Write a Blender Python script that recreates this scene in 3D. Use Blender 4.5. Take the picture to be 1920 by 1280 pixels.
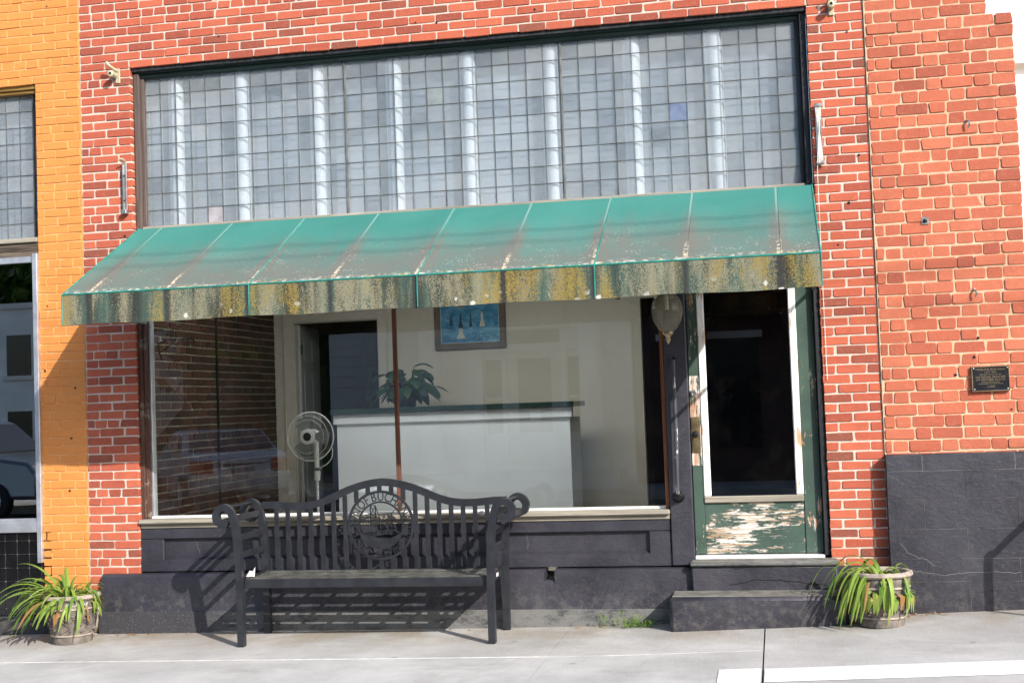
import bpy, math, random
from mathutils import Vector, Matrix
R = random.Random(7)
for o in list(bpy.data.objects): bpy.data.objects.remove(o)
SC = bpy.context.scene
COL = SC.collection
rad = math.radians

# ------------------------------------------------------------------ camera
CAM = Vector((4.43678, -8.89269, 1.52893)); YAW, PIT, ROL, FPX = -0.1973874, 0.0478638, -0.0358173, 2481.825
fw = Vector((math.sin(YAW)*math.cos(PIT), math.cos(YAW)*math.cos(PIT), math.sin(PIT)))
r0 = fw.cross(Vector((0, 0, 1))).normalized(); u0 = r0.cross(fw)
rt = math.cos(ROL)*r0 + math.sin(ROL)*u0; up = -math.sin(ROL)*r0 + math.cos(ROL)*u0
cd = bpy.data.cameras.new('camera'); cam = bpy.data.objects.new('camera', cd); COL.objects.link(cam)
cd.sensor_width = 36; cd.lens = 36*FPX/1920; cd.clip_end = 2000
mx = Matrix((rt, up, -fw)).transposed().to_4x4(); mx.translation = CAM; cam.matrix_world = mx
SC.camera = cam
def pix(P):
    v = Vector(P)-CAM; w = v.dot(fw)
    return 960+FPX*v.dot(rt)/w, 640-FPX*v.dot(up)/w
# ------------------------------------------------------------------ sky, sun, exposure
SUN = Vector((1.0, -1.0, 0.87)).normalized()          # towards the sun
elev = math.asin(SUN.z); az = math.atan2(SUN.x, SUN.y)
w = bpy.data.worlds.new('World'); SC.world = w; w.use_nodes = True
nt = w.node_tree; bg = nt.nodes['Background']; sk = nt.nodes.new('ShaderNodeTexSky')
sk.sky_type = 'NISHITA'; sk.sun_disc = False; sk.sun_elevation = elev; sk.sun_rotation = az
sk.air_density = 1.0; sk.dust_density = 1.5; sk.ozone_density = 1.0
nt.links.new(sk.outputs[0], bg.inputs[0]); bg.inputs[1].default_value = 0.15
sl = bpy.data.lights.new('sun', 'SUN'); sl.energy = 3.5; sl.angle = rad(0.53); sl.color = (1.0, 0.945, 0.87)
so = bpy.data.objects.new('sun', sl); COL.objects.link(so); so.rotation_euler = (-SUN).to_track_quat('-Z', 'Y').to_euler(); so.location = (20, -20, 18)
vs = SC.view_settings; vs.view_transform = 'Standard'; vs.look = 'None'; vs.gamma = 1; vs.use_curve_mapping = False; vs.exposure = 0.90
SC.cycles.max_bounces = 10; SC.cycles.transparent_max_bounces = 24; SC.cycles.diffuse_bounces = 5
try: SC.cycles.use_denoising = True
except Exception: pass

# ------------------------------------------------------------------ materials
class NT:
    def __init__(s, name):
        s.m = bpy.data.materials.new(name); s.m.use_nodes = True; s.t = s.m.node_tree; s.n = s.t.nodes; s.l = s.t.links
        s.b = s.n['Principled BSDF']; s.out = s.n['Material Output']
        g = s.n.new('ShaderNodeNewGeometry'); s.pos = g.outputs['Position']; s.isl = g.outputs['Random Per Island']
    def node(s, t, ins={}, **kw):
        x = s.n.new(t)
        for k, v in kw.items(): setattr(x, k, v)
        for k, v in ins.items(): s.set(x.inputs[k], v)
        return x
    def set(s, sock, v):
        if isinstance(v, bpy.types.NodeSocket): s.l.new(v, sock)
        elif isinstance(v, (tuple, list)) and len(v) == 3 and sock.type == 'RGBA': sock.default_value = (*v, 1)
        else: sock.default_value = v
    def math(s, op, a, b=0.0, c=None, clamp=False):
        x = s.n.new('ShaderNodeMath'); x.operation = op; x.use_clamp = clamp; s.set(x.inputs[0], a); s.set(x.inputs[1], b)
        if c is not None: s.set(x.inputs[2], c)
        return x.outputs[0]
    def mapr(s, v, a, b, c=0.0, d=1.0):
        x = s.n.new('ShaderNodeMapRange'); x.interpolation_type = 'SMOOTHSTEP'
        for i, q in enumerate((v, a, b, c, d)): s.set(x.inputs[i], q)
        return x.outputs[0]
    def scaled(s, sc):
        x = s.n.new('ShaderNodeVectorMath'); x.operation = 'MULTIPLY'; s.l.new(s.pos, x.inputs[0]); x.inputs[1].default_value = sc
        return x.outputs[0]
    def noise(s, scale, detail=4, rough=.55, vec=None, dist=0.0):
        x = s.node('ShaderNodeTexNoise', {'Scale': scale, 'Detail': detail, 'Roughness': rough, 'Distortion': dist})
        s.l.new(vec if vec is not None else s.pos, x.inputs['Vector']); return x.outputs[0]
    def vor(s, scale, vec=None, out=0, **kw):
        x = s.node('ShaderNodeTexVoronoi', {'Scale': scale}, **kw)
        s.l.new(vec if vec is not None else s.pos, x.inputs['Vector']); return x.outputs[out]
    def mix(s, f, a, b):
        x = s.n.new('ShaderNodeMix'); x.data_type = 'RGBA'; s.set(x.inputs[0], f); s.set(x.inputs[6], a); s.set(x.inputs[7], b); return x.outputs[2]
    def ramp(s, f, stops):
        x = s.n.new('ShaderNodeValToRGB'); s.l.new(f, x.inputs[0]); e = x.color_ramp.elements
        while len(e) < len(stops): e.new(.5)
        for q, (p, c) in zip(e, stops): q.position = p; q.color = (*c, 1)
        return x.outputs[0]
    def xyz(s):
        x = s.n.new('ShaderNodeSeparateXYZ'); s.l.new(s.pos, x.inputs[0]); return x.outputs
    def bump(s, h, strength=.3, dist=.01):
        x = s.node('ShaderNodeBump', {'Strength': strength, 'Distance': dist, 'Height': h}); s.l.new(x.outputs[0], s.b.inputs['Normal'])
    def rnd(s):
        o = s.n.new('ShaderNodeObjectInfo'); return s.math('FRACT', s.math('ADD', o.outputs['Random'], s.isl))
    def fin(s, col, rough=.7, metal=0.0, spec=.5):
        s.set(s.b.inputs['Base Color'], col); s.set(s.b.inputs['Roughness'], rough); s.set(s.b.inputs['Metallic'], metal)
        s.set(s.b.inputs['Specular IOR Level'], spec); return s.m
MT = {}
def plain(name, col, rough=.6, metal=0, var=.25, scale=12, bump=.15, bscale=80, spec=.5):
    k = NT(name); n = k.noise(scale, 5)
    d = tuple(c*(1-var) for c in col); e = tuple(min(1, c*(1+var*.6)) for c in col)
    c = k.mix(k.mapr(n, .3, .7), d, e)
    if bump: k.bump(k.noise(bscale, 3), bump, .004)
    MT[name] = k.fin(c, k.mapr(n, .2, .8, rough*.85, min(1, rough*1.15)), metal, spec); return MT[name]

def brick_mat(name, stops, dark, bumpy=.5, soot=.25):
    k = NT(name); r = k.rnd(); c = k.ramp(r, stops)
    n = k.noise(9, 5); c = k.mix(k.math('MULTIPLY', k.mapr(n, .45, .8), soot), c, dark)
    big = k.noise(1.4, 4, .6); c = k.mix(k.math('MULTIPLY', k.mapr(big, .35, .75), .35), c, tuple(q*.72+.02 for q in stops[-2][1])); sm = k.mapr(k.noise(24, 4, .7), .52, .7); c = k.mix(k.math('MULTIPLY', sm, .22), c, tuple(min(1, q*1.15+.05) for q in stops[-1][1]))
    g = k.noise(160, 3, .7); c = k.mix(k.math('MULTIPLY', k.mapr(g, .56, .72), .45), c, tuple(min(1, q*1.5+.03) for q in stops[-1][1]))
    g2 = k.noise(70, 4, .7); c = k.mix(k.math('MULTIPLY', k.mapr(g2, .6, .7), .55), c, dark)
    k.bump(k.math('ADD', k.noise(60, 5, .7), k.math('MULTIPLY', g, .5)), bumpy, .006)
    MT[name] = k.fin(c, .88, 0, .25)
brick_mat('brick_red', [(0, (.20, .075, .05)), (.07, (.26, .068, .045)), (.2, (.36, .082, .048)), (.55, (.44, .105, .058)), (1, (.50, .13, .07))], (.13, .05, .045))
brick_mat('brick_orange_red', [(0, (.30, .08, .05)), (.12, (.38, .10, .058)), (.45, (.45, .125, .068)), (1, (.50, .155, .085))], (.22, .075, .05), .6, .25)
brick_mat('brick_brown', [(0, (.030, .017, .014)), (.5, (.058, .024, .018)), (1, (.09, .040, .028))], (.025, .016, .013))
def painted():
    k = NT('painted_brick'); n = k.noise(3, 4); r = k.rnd()
    c = k.mix(k.mapr(n, .3, .7), (.60, .215, .048), (.67, .25, .06)); c = k.mix(k.math('MULTIPLY', r, .35), c, (.58, .235, .062))
    ch = k.mapr(k.noise(42, 4, .75), .70, .73); c = k.mix(k.math('MULTIPLY', ch, .8), c, (.75, .62, .48))
    dk = k.mapr(k.noise(75, 2), .76, .8); c = k.mix(dk, c, (.25, .08, .03))
    k.bump(k.noise(45, 5, .7), .45, .006); MT['painted_brick'] = k.fin(c, .62, 0, .4)
painted()
def mortar(name, a, b, dirt):
    k = NT(name); c = k.mix(k.mapr(k.noise(14, 5, .7), .3, .7), a, b); c = k.mix(k.mapr(k.noise(5, 6, .7), .58, .8), c, dirt)
    k.bump(k.noise(110, 4, .8), .7, .005); MT[name] = k.fin(c, .95, 0, .15)
mortar('mortar_white', (.52, .43, .36), (.62, .54, .46), (.36, .29, .25)); mortar('mortar_cream', (.53, .35, .22), (.63, .46, .32), (.38, .22, .13))
mortar('mortar_paint', (.66, .29, .09), (.72, .40, .19), (.52, .19, .05)); mortar('mortar_grey', (.22, .20, .16), (.28, .25, .20), (.14, .125, .10))
def concrete():
    k = NT('concrete'); x = k.xyz(); n = k.noise(1.3, 6, .65); c = k.mix(k.mapr(n, .3, .7), (.33, .325, .315), (.47, .462, .45))
    near = k.math('MULTIPLY', k.mapr(x[1], -1.0, -.15), k.mapr(k.noise(2.2, 5, .6), .32, .62)); c = k.mix(k.math('MULTIPLY', near, .85), c, (.27, .225, .165))
    st = k.mapr(k.noise(.9, 4, .7, k.scaled((1, 2.2, 1))), .55, .75); c = k.mix(k.math('MULTIPLY', st, .6), c, (.24, .23, .21)); wet = k.mapr(k.noise(.55, 6, .72, k.scaled((1, 1.6, 1)), .8), .52, .6); c = k.mix(k.math('MULTIPLY', wet, .28), c, (.27, .26, .245))
    sp = k.mapr(k.noise(210, 2, .6), .55, .75); c = k.mix(k.math('MULTIPLY', sp, .6), c, (.2, .19, .175)); sp2 = k.mapr(k.noise(170, 2), .62, .7); c = k.mix(k.math('MULTIPLY', sp2, .5), c, (.66, .64, .6))
    gum = k.math('MULTIPLY', k.mapr(k.vor(2.1), .055, .045), .55); c = k.mix(gum, c, (.17, .165, .16)); ck = k.math('MULTIPLY', k.mapr(k.noise(34, 5, .8), .66, .72), .35); c = k.mix(ck, c, (.2, .185, .165)); br = k.noise(1, 3, .6, k.scaled((240, 6, 6)))
    c = k.mix(k.math('MULTIPLY', k.mapr(br, .5, .7), .18), c, (.58, .57, .55))
    k.bump(k.math('ADD', k.noise(140, 4, .7), k.noise(9, 3)), .4, .004); MT['concrete'] = k.fin(c, .9, 0, .25)
concrete()
def blackpaint():
    k = NT('black_paint'); x = k.xyz(); n = k.noise(3, 5, .6); c = k.mix(k.mapr(n, .3, .7), (.021, .0205, .029), (.036, .035, .048))
    h = k.noise(26, 6, .72, k.scaled((1, 1, 2.2))); scr = k.mapr(k.noise(34, 6, .8, k.scaled((1, 1, 2)), 1.2), .70, .74)
    c = k.mix(k.math('MULTIPLY', scr, .6), c, (.17, .165, .165)); sc3 = k.mapr(k.noise(13, 6, .78, k.scaled((1, 1, 1.6)), 1.5), .62, .69); c = k.mix(k.math('MULTIPLY', sc3, .35), c, (.10, .098, .105)); du = k.mapr(k.noise(70, 3), .55, .8); c = k.mix(k.math('MULTIPLY', du, .4), c, (.11, .105, .105))
    fade = k.mapr(k.noise(2.1, 6, .7), .5, .72); c = k.mix(k.math('MULTIPLY', fade, .5), c, (.062, .060, .068)); spl = k.math('MULTIPLY', k.mapr(x[2], .42, .1), k.mapr(k.noise(16, 5, .75), .45, .65)); c = k.mix(k.math('MULTIPLY', spl, .45), c, (.13, .12, .108))
    k.bump(k.math('ADD', k.math('MULTIPLY', h, .6), k.math('MULTIPLY', k.noise(11, 4, .6), .8)), .5, .012)
    MT['black_paint'] = k.fin(c, k.mapr(n, .2, .8, .38, .55), 0, .5)
    k = NT('worn_plinth'); x = k.xyz(); n = k.noise(4, 6, .7); f = k.math('MULTIPLY', k.mapr(x[0], .2, 1.0), k.mapr(k.noise(6, 6, .75, k.scaled((1, 1, 2.5))), .3, .55))
    c = k.mix(f, (.040, .040, .046), (.15, .15, .145)); c = k.mix(k.math('MULTIPLY', k.mapr(k.noise(90, 3), .55, .75), .4), c, (.24, .23, .22))
    k.bump(k.noise(50, 6, .75), .6, .01); MT['worn_plinth'] = k.fin(c, .8, 0, .3)
blackpaint()
def wood(name, a, b, axis=2, peel=None):
    k = NT(name); sc = [38, 38, 38]; sc[axis] = 1.6; g = k.noise(1, 6, .7, k.scaled(tuple(sc)), .4)
    c = k.mix(k.mapr(g, .35, .65), a, b)
    if peel: c = k.mix(k.mapr(k.noise(7, 6, .75), .55, .6), c, peel)
    k.bump(g, .5, .006); MT[name] = k.fin(c, .75, 0, .3)
wood('jamb_wood', (.055, .026, .02), (.15, .075, .055), 2, (.20, .165, .13)); wood('grey_wood', (.20, .18, .145), (.36, .33, .27), 0); wood('brown_wood', (.10, .036, .022), (.22, .085, .05), 2)
wood('dark_old_wood', (.035, .027, .022), (.16, .125, .095), 0); wood('frame_brown', (.075, .055, .05), (.14, .105, .09), 2)
wood('frame_green', (.018, .032, .03), (.045, .072, .065), 0); wood('frame_black', (.012, .013, .016), (.035, .038, .045), 2); wood('orange_wood', (.20, .07, .03), (.38, .15, .07), 2)
def peel(name, axis, amt, bare, base=(.036, .064, .050)):
    k = NT(name); x = k.xyz(); sc = [9, 9, 9]; sc[axis] = 1.6; nn = k.noise(3.4, 8, .8, k.scaled(tuple(sc)), .4); big = k.noise(3.0, 4)
    f = k.mapr(k.math('ADD', nn, k.math('MULTIPLY', k.math('SUBTRACT', big, .5), .7)), amt, amt+.02)
    sc2 = [60, 60, 60]; sc2[axis] = 3; g = k.noise(1, 4, .7, k.scaled(tuple(sc2)))
    under = k.mix(k.mapr(k.math('ADD', g, k.math('MULTIPLY', k.noise(6, 4), .25)), .56, .72), (.62, .59, .54), bare); c = k.mix(f, k.mix(k.mapr(k.noise(5), .3, .7), base, tuple(q*1.5 for q in base)), under)
    k.bump(k.math('SUBTRACT', k.math('MULTIPLY', g, .3), f), .6, .004); MT[name] = k.fin(c, .6, 0, .4)
peel('door_green', 2, .585, (.45, .24, .12)); peel('door_panel', 0, .505, (.36, .26, .17)); peel('door_lock_area', 2, .45, (.42, .20, .09)); peel('door_white', 2, .57, (.48, .28, .15), (.62, .62, .6))
def awning():
    def seam(k, x):
        t = k.math('FRACT', k.math('ADD', k.math('DIVIDE', k.math('SUBTRACT', x, .095), .5475), .5)); return k.math('ABSOLUTE', k.math('SUBTRACT', t, .5))
    k = NT('awning_cloth'); x = k.xyz(); s = seam(k, x[0])
    st = k.noise(1, 5, .6, k.scaled((5, .7, .7))); low = k.mapr(k.math('ADD', x[2], k.math('MULTIPLY', k.math('SUBTRACT', st, .5), .35)), 2.80, 2.38)
    ns = k.math('MULTIPLY', k.mapr(s, .16, .0), k.mapr(x[2], 2.84, 2.52)); fine = k.noise(60, 5, .8)
    g = k.math('ADD', k.math('MULTIPLY', low, k.mapr(k.noise(2.2, 3), .2, .75, .5, 1.15)), k.math('MULTIPLY', ns, k.mapr(st, .3, .65, .3, 1.0)), clamp=True)
    base = k.mix(k.mapr(k.noise(1.2, 4), .3, .7), (.028, .165, .138), (.042, .20, .17)); base = k.mix(k.math('MULTIPLY', k.mapr(s, .02, .008), .45), base, (.35, .45, .42))
    base = k.mix(k.math('MULTIPLY', k.mapr(k.noise(130, 3, .7), .5, .7), k.mapr(x[2], 2.85, 2.45, .1, .5)), base, (.28, .36, .32))
    c = k.mix(k.math('MULTIPLY', g, .92), base, k.mix(fine, (.08, .085, .075), (.185, .18, .155)))
    sp = k.math('MULTIPLY', k.mapr(k.vor(55), .30, .20), k.mapr(k.noise(6, 4, .7), .52, .62)); c = k.mix(k.math('MULTIPLY', sp, k.mapr(x[2], 2.75, 2.4, .0, .55)), c, (.62, .58, .5))
    rim = k.math('MULTIPLY', k.mapr(x[2], 2.385, 2.345), k.mapr(k.noise(30, 4, .7), .5, .58)); c = k.mix(rim, c, k.mix(k.mapr(k.noise(14), .5, .6), (.6, .57, .5), (.5, .36, .08)))
    sl_ = k.math('MULTIPLY', k.math('MULTIPLY', k.mapr(s, .035, .012), k.mapr(x[2], 2.5, 2.42)), k.mapr(k.noise(45, 3), .48, .55)); c = k.mix(sl_, c, (.62, .5, .36))
    k.bump(k.noise(160, 2), .15, .002); MT['awning_cloth'] = k.fin(c, .62, 0, .35)
    k = NT('awning_valence'); x = k.xyz(); s = seam(k, x[0]); wob = k.noise(3, 3)
    v = k.noise(1, 4, .65, k.scaled((5.0, 1, .9)), .3); vy = k.noise(1, 4, .65, k.scaled((3.1, 1, .8)), .4); bk = k.noise(1, 4, .6, k.scaled((8, 1, .55)))
    base = k.mix(k.mapr(bk, .35, .65), (.030, .034, .030), (.055, .105, .088)); base = k.mix(k.mapr(s, .05, .0), base, (.035, .036, .036))
    g1 = k.noise(95, 5, .85); g2 = k.noise(1, 5, .8, k.scaled((210, 210, 120)))
    th = k.math('SUBTRACT', .62, k.math('MULTIPLY', k.mapr(v, .34, .62, 0, .22), k.mapr(s, .01, .08, .25, 1))); l1 = k.mapr(g2, th, k.math('ADD', th, .07)); c = k.mix(k.math('MULTIPLY', l1, .8), base, k.mix(k.noise(60), (.17, .16, .10), (.36, .34, .24)))
    th2 = k.math('SUBTRACT', .68, k.math('MULTIPLY', k.mapr(vy, .38, .64, 0, .26), k.mapr(s, .005, .05, .35, 1))); l2 = k.mapr(g1, th2, k.math('ADD', th2, .09)); c = k.mix(k.math('MULTIPLY', l2, .92), c, k.mix(k.noise(170, 3), (.17, .125, .03), (.37, .275, .075)))
    drip = k.mapr(k.noise(1, 3, .5, k.scaled((26, 1, .7))), .56, .72); c = k.mix(k.math('MULTIPLY', drip, .4), c, (.045, .048, .042))
    wv = k.vor(13); bl = k.math('MULTIPLY', k.mapr(k.math('ADD', wv, k.math('MULTIPLY', k.noise(85, 4), .3)), .42, .34), k.math('MULTIPLY', k.mapr(k.noise(2.3, 3), .48, .56), k.mapr(x[2], 2.25, 2.165))); c = k.mix(bl, c, k.mix(k.noise(120), (.42, .42, .38), (.7, .69, .64)))
    k.bump(k.math('ADD', l1, l2), .5, .002); MT['awning_valence'] = k.fin(c, .92, 0, .15)
awning()
plain('awning_piping', (.02, .21, .17), .5, var=.3)
def glass(name, tint=(1, 1, 1), rough=0.0, boost=1.0, dirt=.0):
    k = NT(name); lw = k.node('ShaderNodeLayerWeight', {'Blend': .5}); f = k.math('POWER', lw.outputs['Facing'], 5.0)
    f = k.math('MULTIPLY_ADD', f, .95, .043*boost, clamp=True)
    tr = k.node('ShaderNodeBsdfTransparent', {'Color': tint}); gl = k.node('ShaderNodeBsdfGlossy', {'Roughness': rough})
    m = k.n.new('ShaderNodeMixShader'); k.l.new(f, m.inputs[0]); k.l.new(tr.outputs[0], m.inputs[1]); k.l.new(gl.outputs[0], m.inputs[2]); last = m.outputs[0]
    if dirt:
        df = k.node('ShaderNodeBsdfDiffuse', {'Color': (.5, .48, .44)}); m2 = k.n.new('ShaderNodeMixShader')
        k.l.new(k.math('MULTIPLY', k.mapr(k.noise(5, 5, .7), .45, .8), dirt), m2.inputs[0]); k.l.new(last, m2.inputs[1]); k.l.new(df.outputs[0], m2.inputs[2]); last = m2.outputs[0]
    k.l.new(last, k.out.inputs[0]); MT[name] = k.m
glass('shop_glass', (.95, .97, .96), boost=1.9, dirt=.02); glass('door_glass', (.6, .6, .6), boost=2.6, dirt=.006); glass('dark_glass', (.35, .37, .37), boost=7.0)
def prism():
    k = NT('prism_glass'); x = k.xyz(); h = k.noise(1, 4, .6, k.scaled((14, 14, 260))); r = k.rnd(); tone = k.noise(.9, 3)
    c = k.mix(k.math('ADD', k.math('MULTIPLY', r, .4), k.math('MULTIPLY', k.mapr(tone, .3, .7), .6)), (.30, .36, .42), (.58, .62, .64))
    st = k.mapr(k.noise(1, 4, .6, k.scaled((16, 16, 190))), .42, .72); c = k.mix(k.math('MULTIPLY', st, .6), c, (.62, .64, .62))
    k.bump(h, .3, .004); k.fin(c, .14, 0, .9); fac = k.math('ADD', .19, k.math('MULTIPLY', r, .08)); fac = k.math('ADD', fac, k.math('MULTIPLY', st, .05))
    t = k.node('ShaderNodeBsdfTransparent', {'Color': (.94, .97, 1)}); m = k.n.new('ShaderNodeMixShader'); k.set(m.inputs[0], fac)
    k.l.new(t.outputs[0], m.inputs[1]); k.l.new(k.b.outputs[0], m.inputs[2]); k.l.new(m.outputs[0], k.out.inputs[0]); MT['prism_glass'] = k.m
prism()
def lampglass():
    k = NT('globe_glass'); k.fin((.34, .33, .26), .15, 0, .6); t = k.node('ShaderNodeBsdfTransparent', {'Color': (.92, .9, .82)}); m = k.n.new('ShaderNodeMixShader'); k.set(m.inputs[0], .36)
    k.l.new(t.outputs[0], m.inputs[1]); k.l.new(k.b.outputs[0], m.inputs[2]); k.l.new(m.outputs[0], k.out.inputs[0]); MT['globe_glass'] = k.m
lampglass()
def leafmat(name, a, b, tip):
    k = NT(name); r = k.rnd(); n = k.noise(8, 3); c = k.mix(r, a, b); c = k.mix(k.math('MULTIPLY', k.mapr(n, .5, .75), .6), c, tip); k.fin(c, .45, 0, .4)
    tl = k.node('ShaderNodeBsdfTranslucent', {'Color': c}); m = k.n.new('ShaderNodeMixShader'); k.set(m.inputs[0], .3); k.l.new(k.b.outputs[0], m.inputs[1]); k.l.new(tl.outputs[0], m.inputs[2]); k.l.new(m.outputs[0], k.out.inputs[0]); MT[name] = k.m
leafmat('daylily_leaf', (.10, .21, .03), (.27, .38, .065), (.40, .37, .10)); leafmat('dark_leaf', (.012, .045, .02), (.02, .075, .035), (.03, .09, .045)); leafmat('weed_leaf', (.13, .25, .03), (.22, .36, .06), (.26, .38, .08)); leafmat('hill_leaf', (.03, .07, .015), (.07, .13, .025), (.09, .13, .03)); leafmat('dry_leaf', (.30, .14, .05), (.45, .27, .12), (.36, .2, .09))
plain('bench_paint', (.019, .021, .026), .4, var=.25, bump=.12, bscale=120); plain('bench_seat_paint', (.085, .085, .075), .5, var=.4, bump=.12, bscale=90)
plain('steel', (.52, .52, .52), .35, .9, var=.25); plain('brass_dull', (.24, .19, .10), .45, .8, var=.35); plain('porcelain', (.48, .44, .30), .4, var=.3); plain('black_metal', (.014, .014, .015), .35, .3); plain('lead_came', (.15, .155, .15), .6, .2, var=.4)
plain('pot_stone', (.17, .145, .125), .85, var=.45, scale=18, bump=.6, bscale=70); plain('pot_light', (.34, .285, .24), .85, var=.35, scale=22, bump=.4); plain('soil', (.05, .035, .025), .95)
plain('beige_wall', (.64, .615, .54), .8, var=.05, scale=2, bump=.05); plain('trim_white', (.66, .64, .58), .5, var=.06); plain('white_paint', (.74, .74, .73), .45, var=.08); plain('counter_white', (.74, .80, .86), .5, var=.04, scale=3, bump=.02); plain('counter_green', (.012, .035, .027), .22, var=.4, scale=30, bump=0)
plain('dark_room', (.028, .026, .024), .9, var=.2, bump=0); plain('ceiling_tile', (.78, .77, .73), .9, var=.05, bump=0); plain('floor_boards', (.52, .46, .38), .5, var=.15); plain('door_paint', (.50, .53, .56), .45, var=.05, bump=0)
plain('fan_plastic', (.66, .68, .70), .35, var=.05, bump=0); plain('fan_blade', (.10, .11, .12), .3, var=.1, bump=0); plain('plaque_dark', (.018, .02, .026), .4, .4, var=.3); plain('bronze', (.40, .32, .20), .4, .7, var=.25); plain('aluminium', (.60, .62, .66), .32, .7, var=.12, bump=0)
plain('black_tile', (.006, .006, .007), .1, var=.3, bump=0, spec=.6); plain('grout_white', (.42, .40, .36), .9, var=.3); plain('dark_concrete', (.06, .058, .056), .85, var=.4, bump=.5); plain('marking_white', (.70, .70, .68), .8, var=.1, scale=30, bump=.3, bscale=150); plain('stone', (.42, .36, .28), .95, var=.3, bump=.8, bscale=40)
plain('asphalt', (.05, .05, .052), .9, var=.3, scale=5, bump=.5, bscale=160); plain('road_yellow', (.55, .36, .03), .7, var=.2); plain('clapboard', (.86, .86, .85), .6, var=.02); plain('far_white', (.74, .73, .70), .7, var=.06, scale=2); plain('far_grey', (.62, .64, .66), .8, var=.12, scale=1.5); plain('far_brown', (.10, .06, .05), .85, var=.3, scale=3); plain('far_window', (.02, .022, .025), .12, var=.3, bump=0)
plain('car_silver', (.42, .43, .46), .22, .6, var=.05, bump=0, spec=.7); plain('car_grey', (.17, .19, .22), .22, .5, var=.05, bump=0, spec=.7); plain('tail_red', (.42, .02, .012), .2, var=.2, bump=0); plain('tyre', (.02, .02, .021), .85); plain('plate_white', (.7, .7, .66), .5, bump=0); plain('car_glass', (.015, .018, .022), .06, var=.1, bump=0, spec=.8)
plain('hill_ground', (.05, .085, .025), .95, var=.5, scale=.35, bump=.6, bscale=.8); plain('cable', (.02, .02, .02), .7, bump=0); plain('shirt', (.30, .30, .31), .85); plain('trousers', (.22, .20, .17), .85); plain('skin', (.45, .27, .19), .6); plain('white_cloth', (.7, .68, .62), .8)
def painting():
    k = NT('painting_canvas'); n = k.noise(7, 6, .7, k.scaled((1, 1, 1.8)), .6); c = k.ramp(n, [(.28, (.015, .09, .22)), (.45, (.04, .24, .48)), (.58, (.12, .38, .58)), (.75, (.35, .58, .68))])
    x = k.xyz(); fl = k.math('MULTIPLY', k.mapr(k.vor(38), .35, .2), k.math('MULTIPLY', k.mapr(x[0], 1.5, 1.62), k.mapr(x[2], 2.24, 2.2))); c = k.mix(k.math('MULTIPLY', fl, .7), c, (.5, .62, .66)); MT['painting_canvas'] = k.fin(c, .5, 0, .3)
painting()

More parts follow.
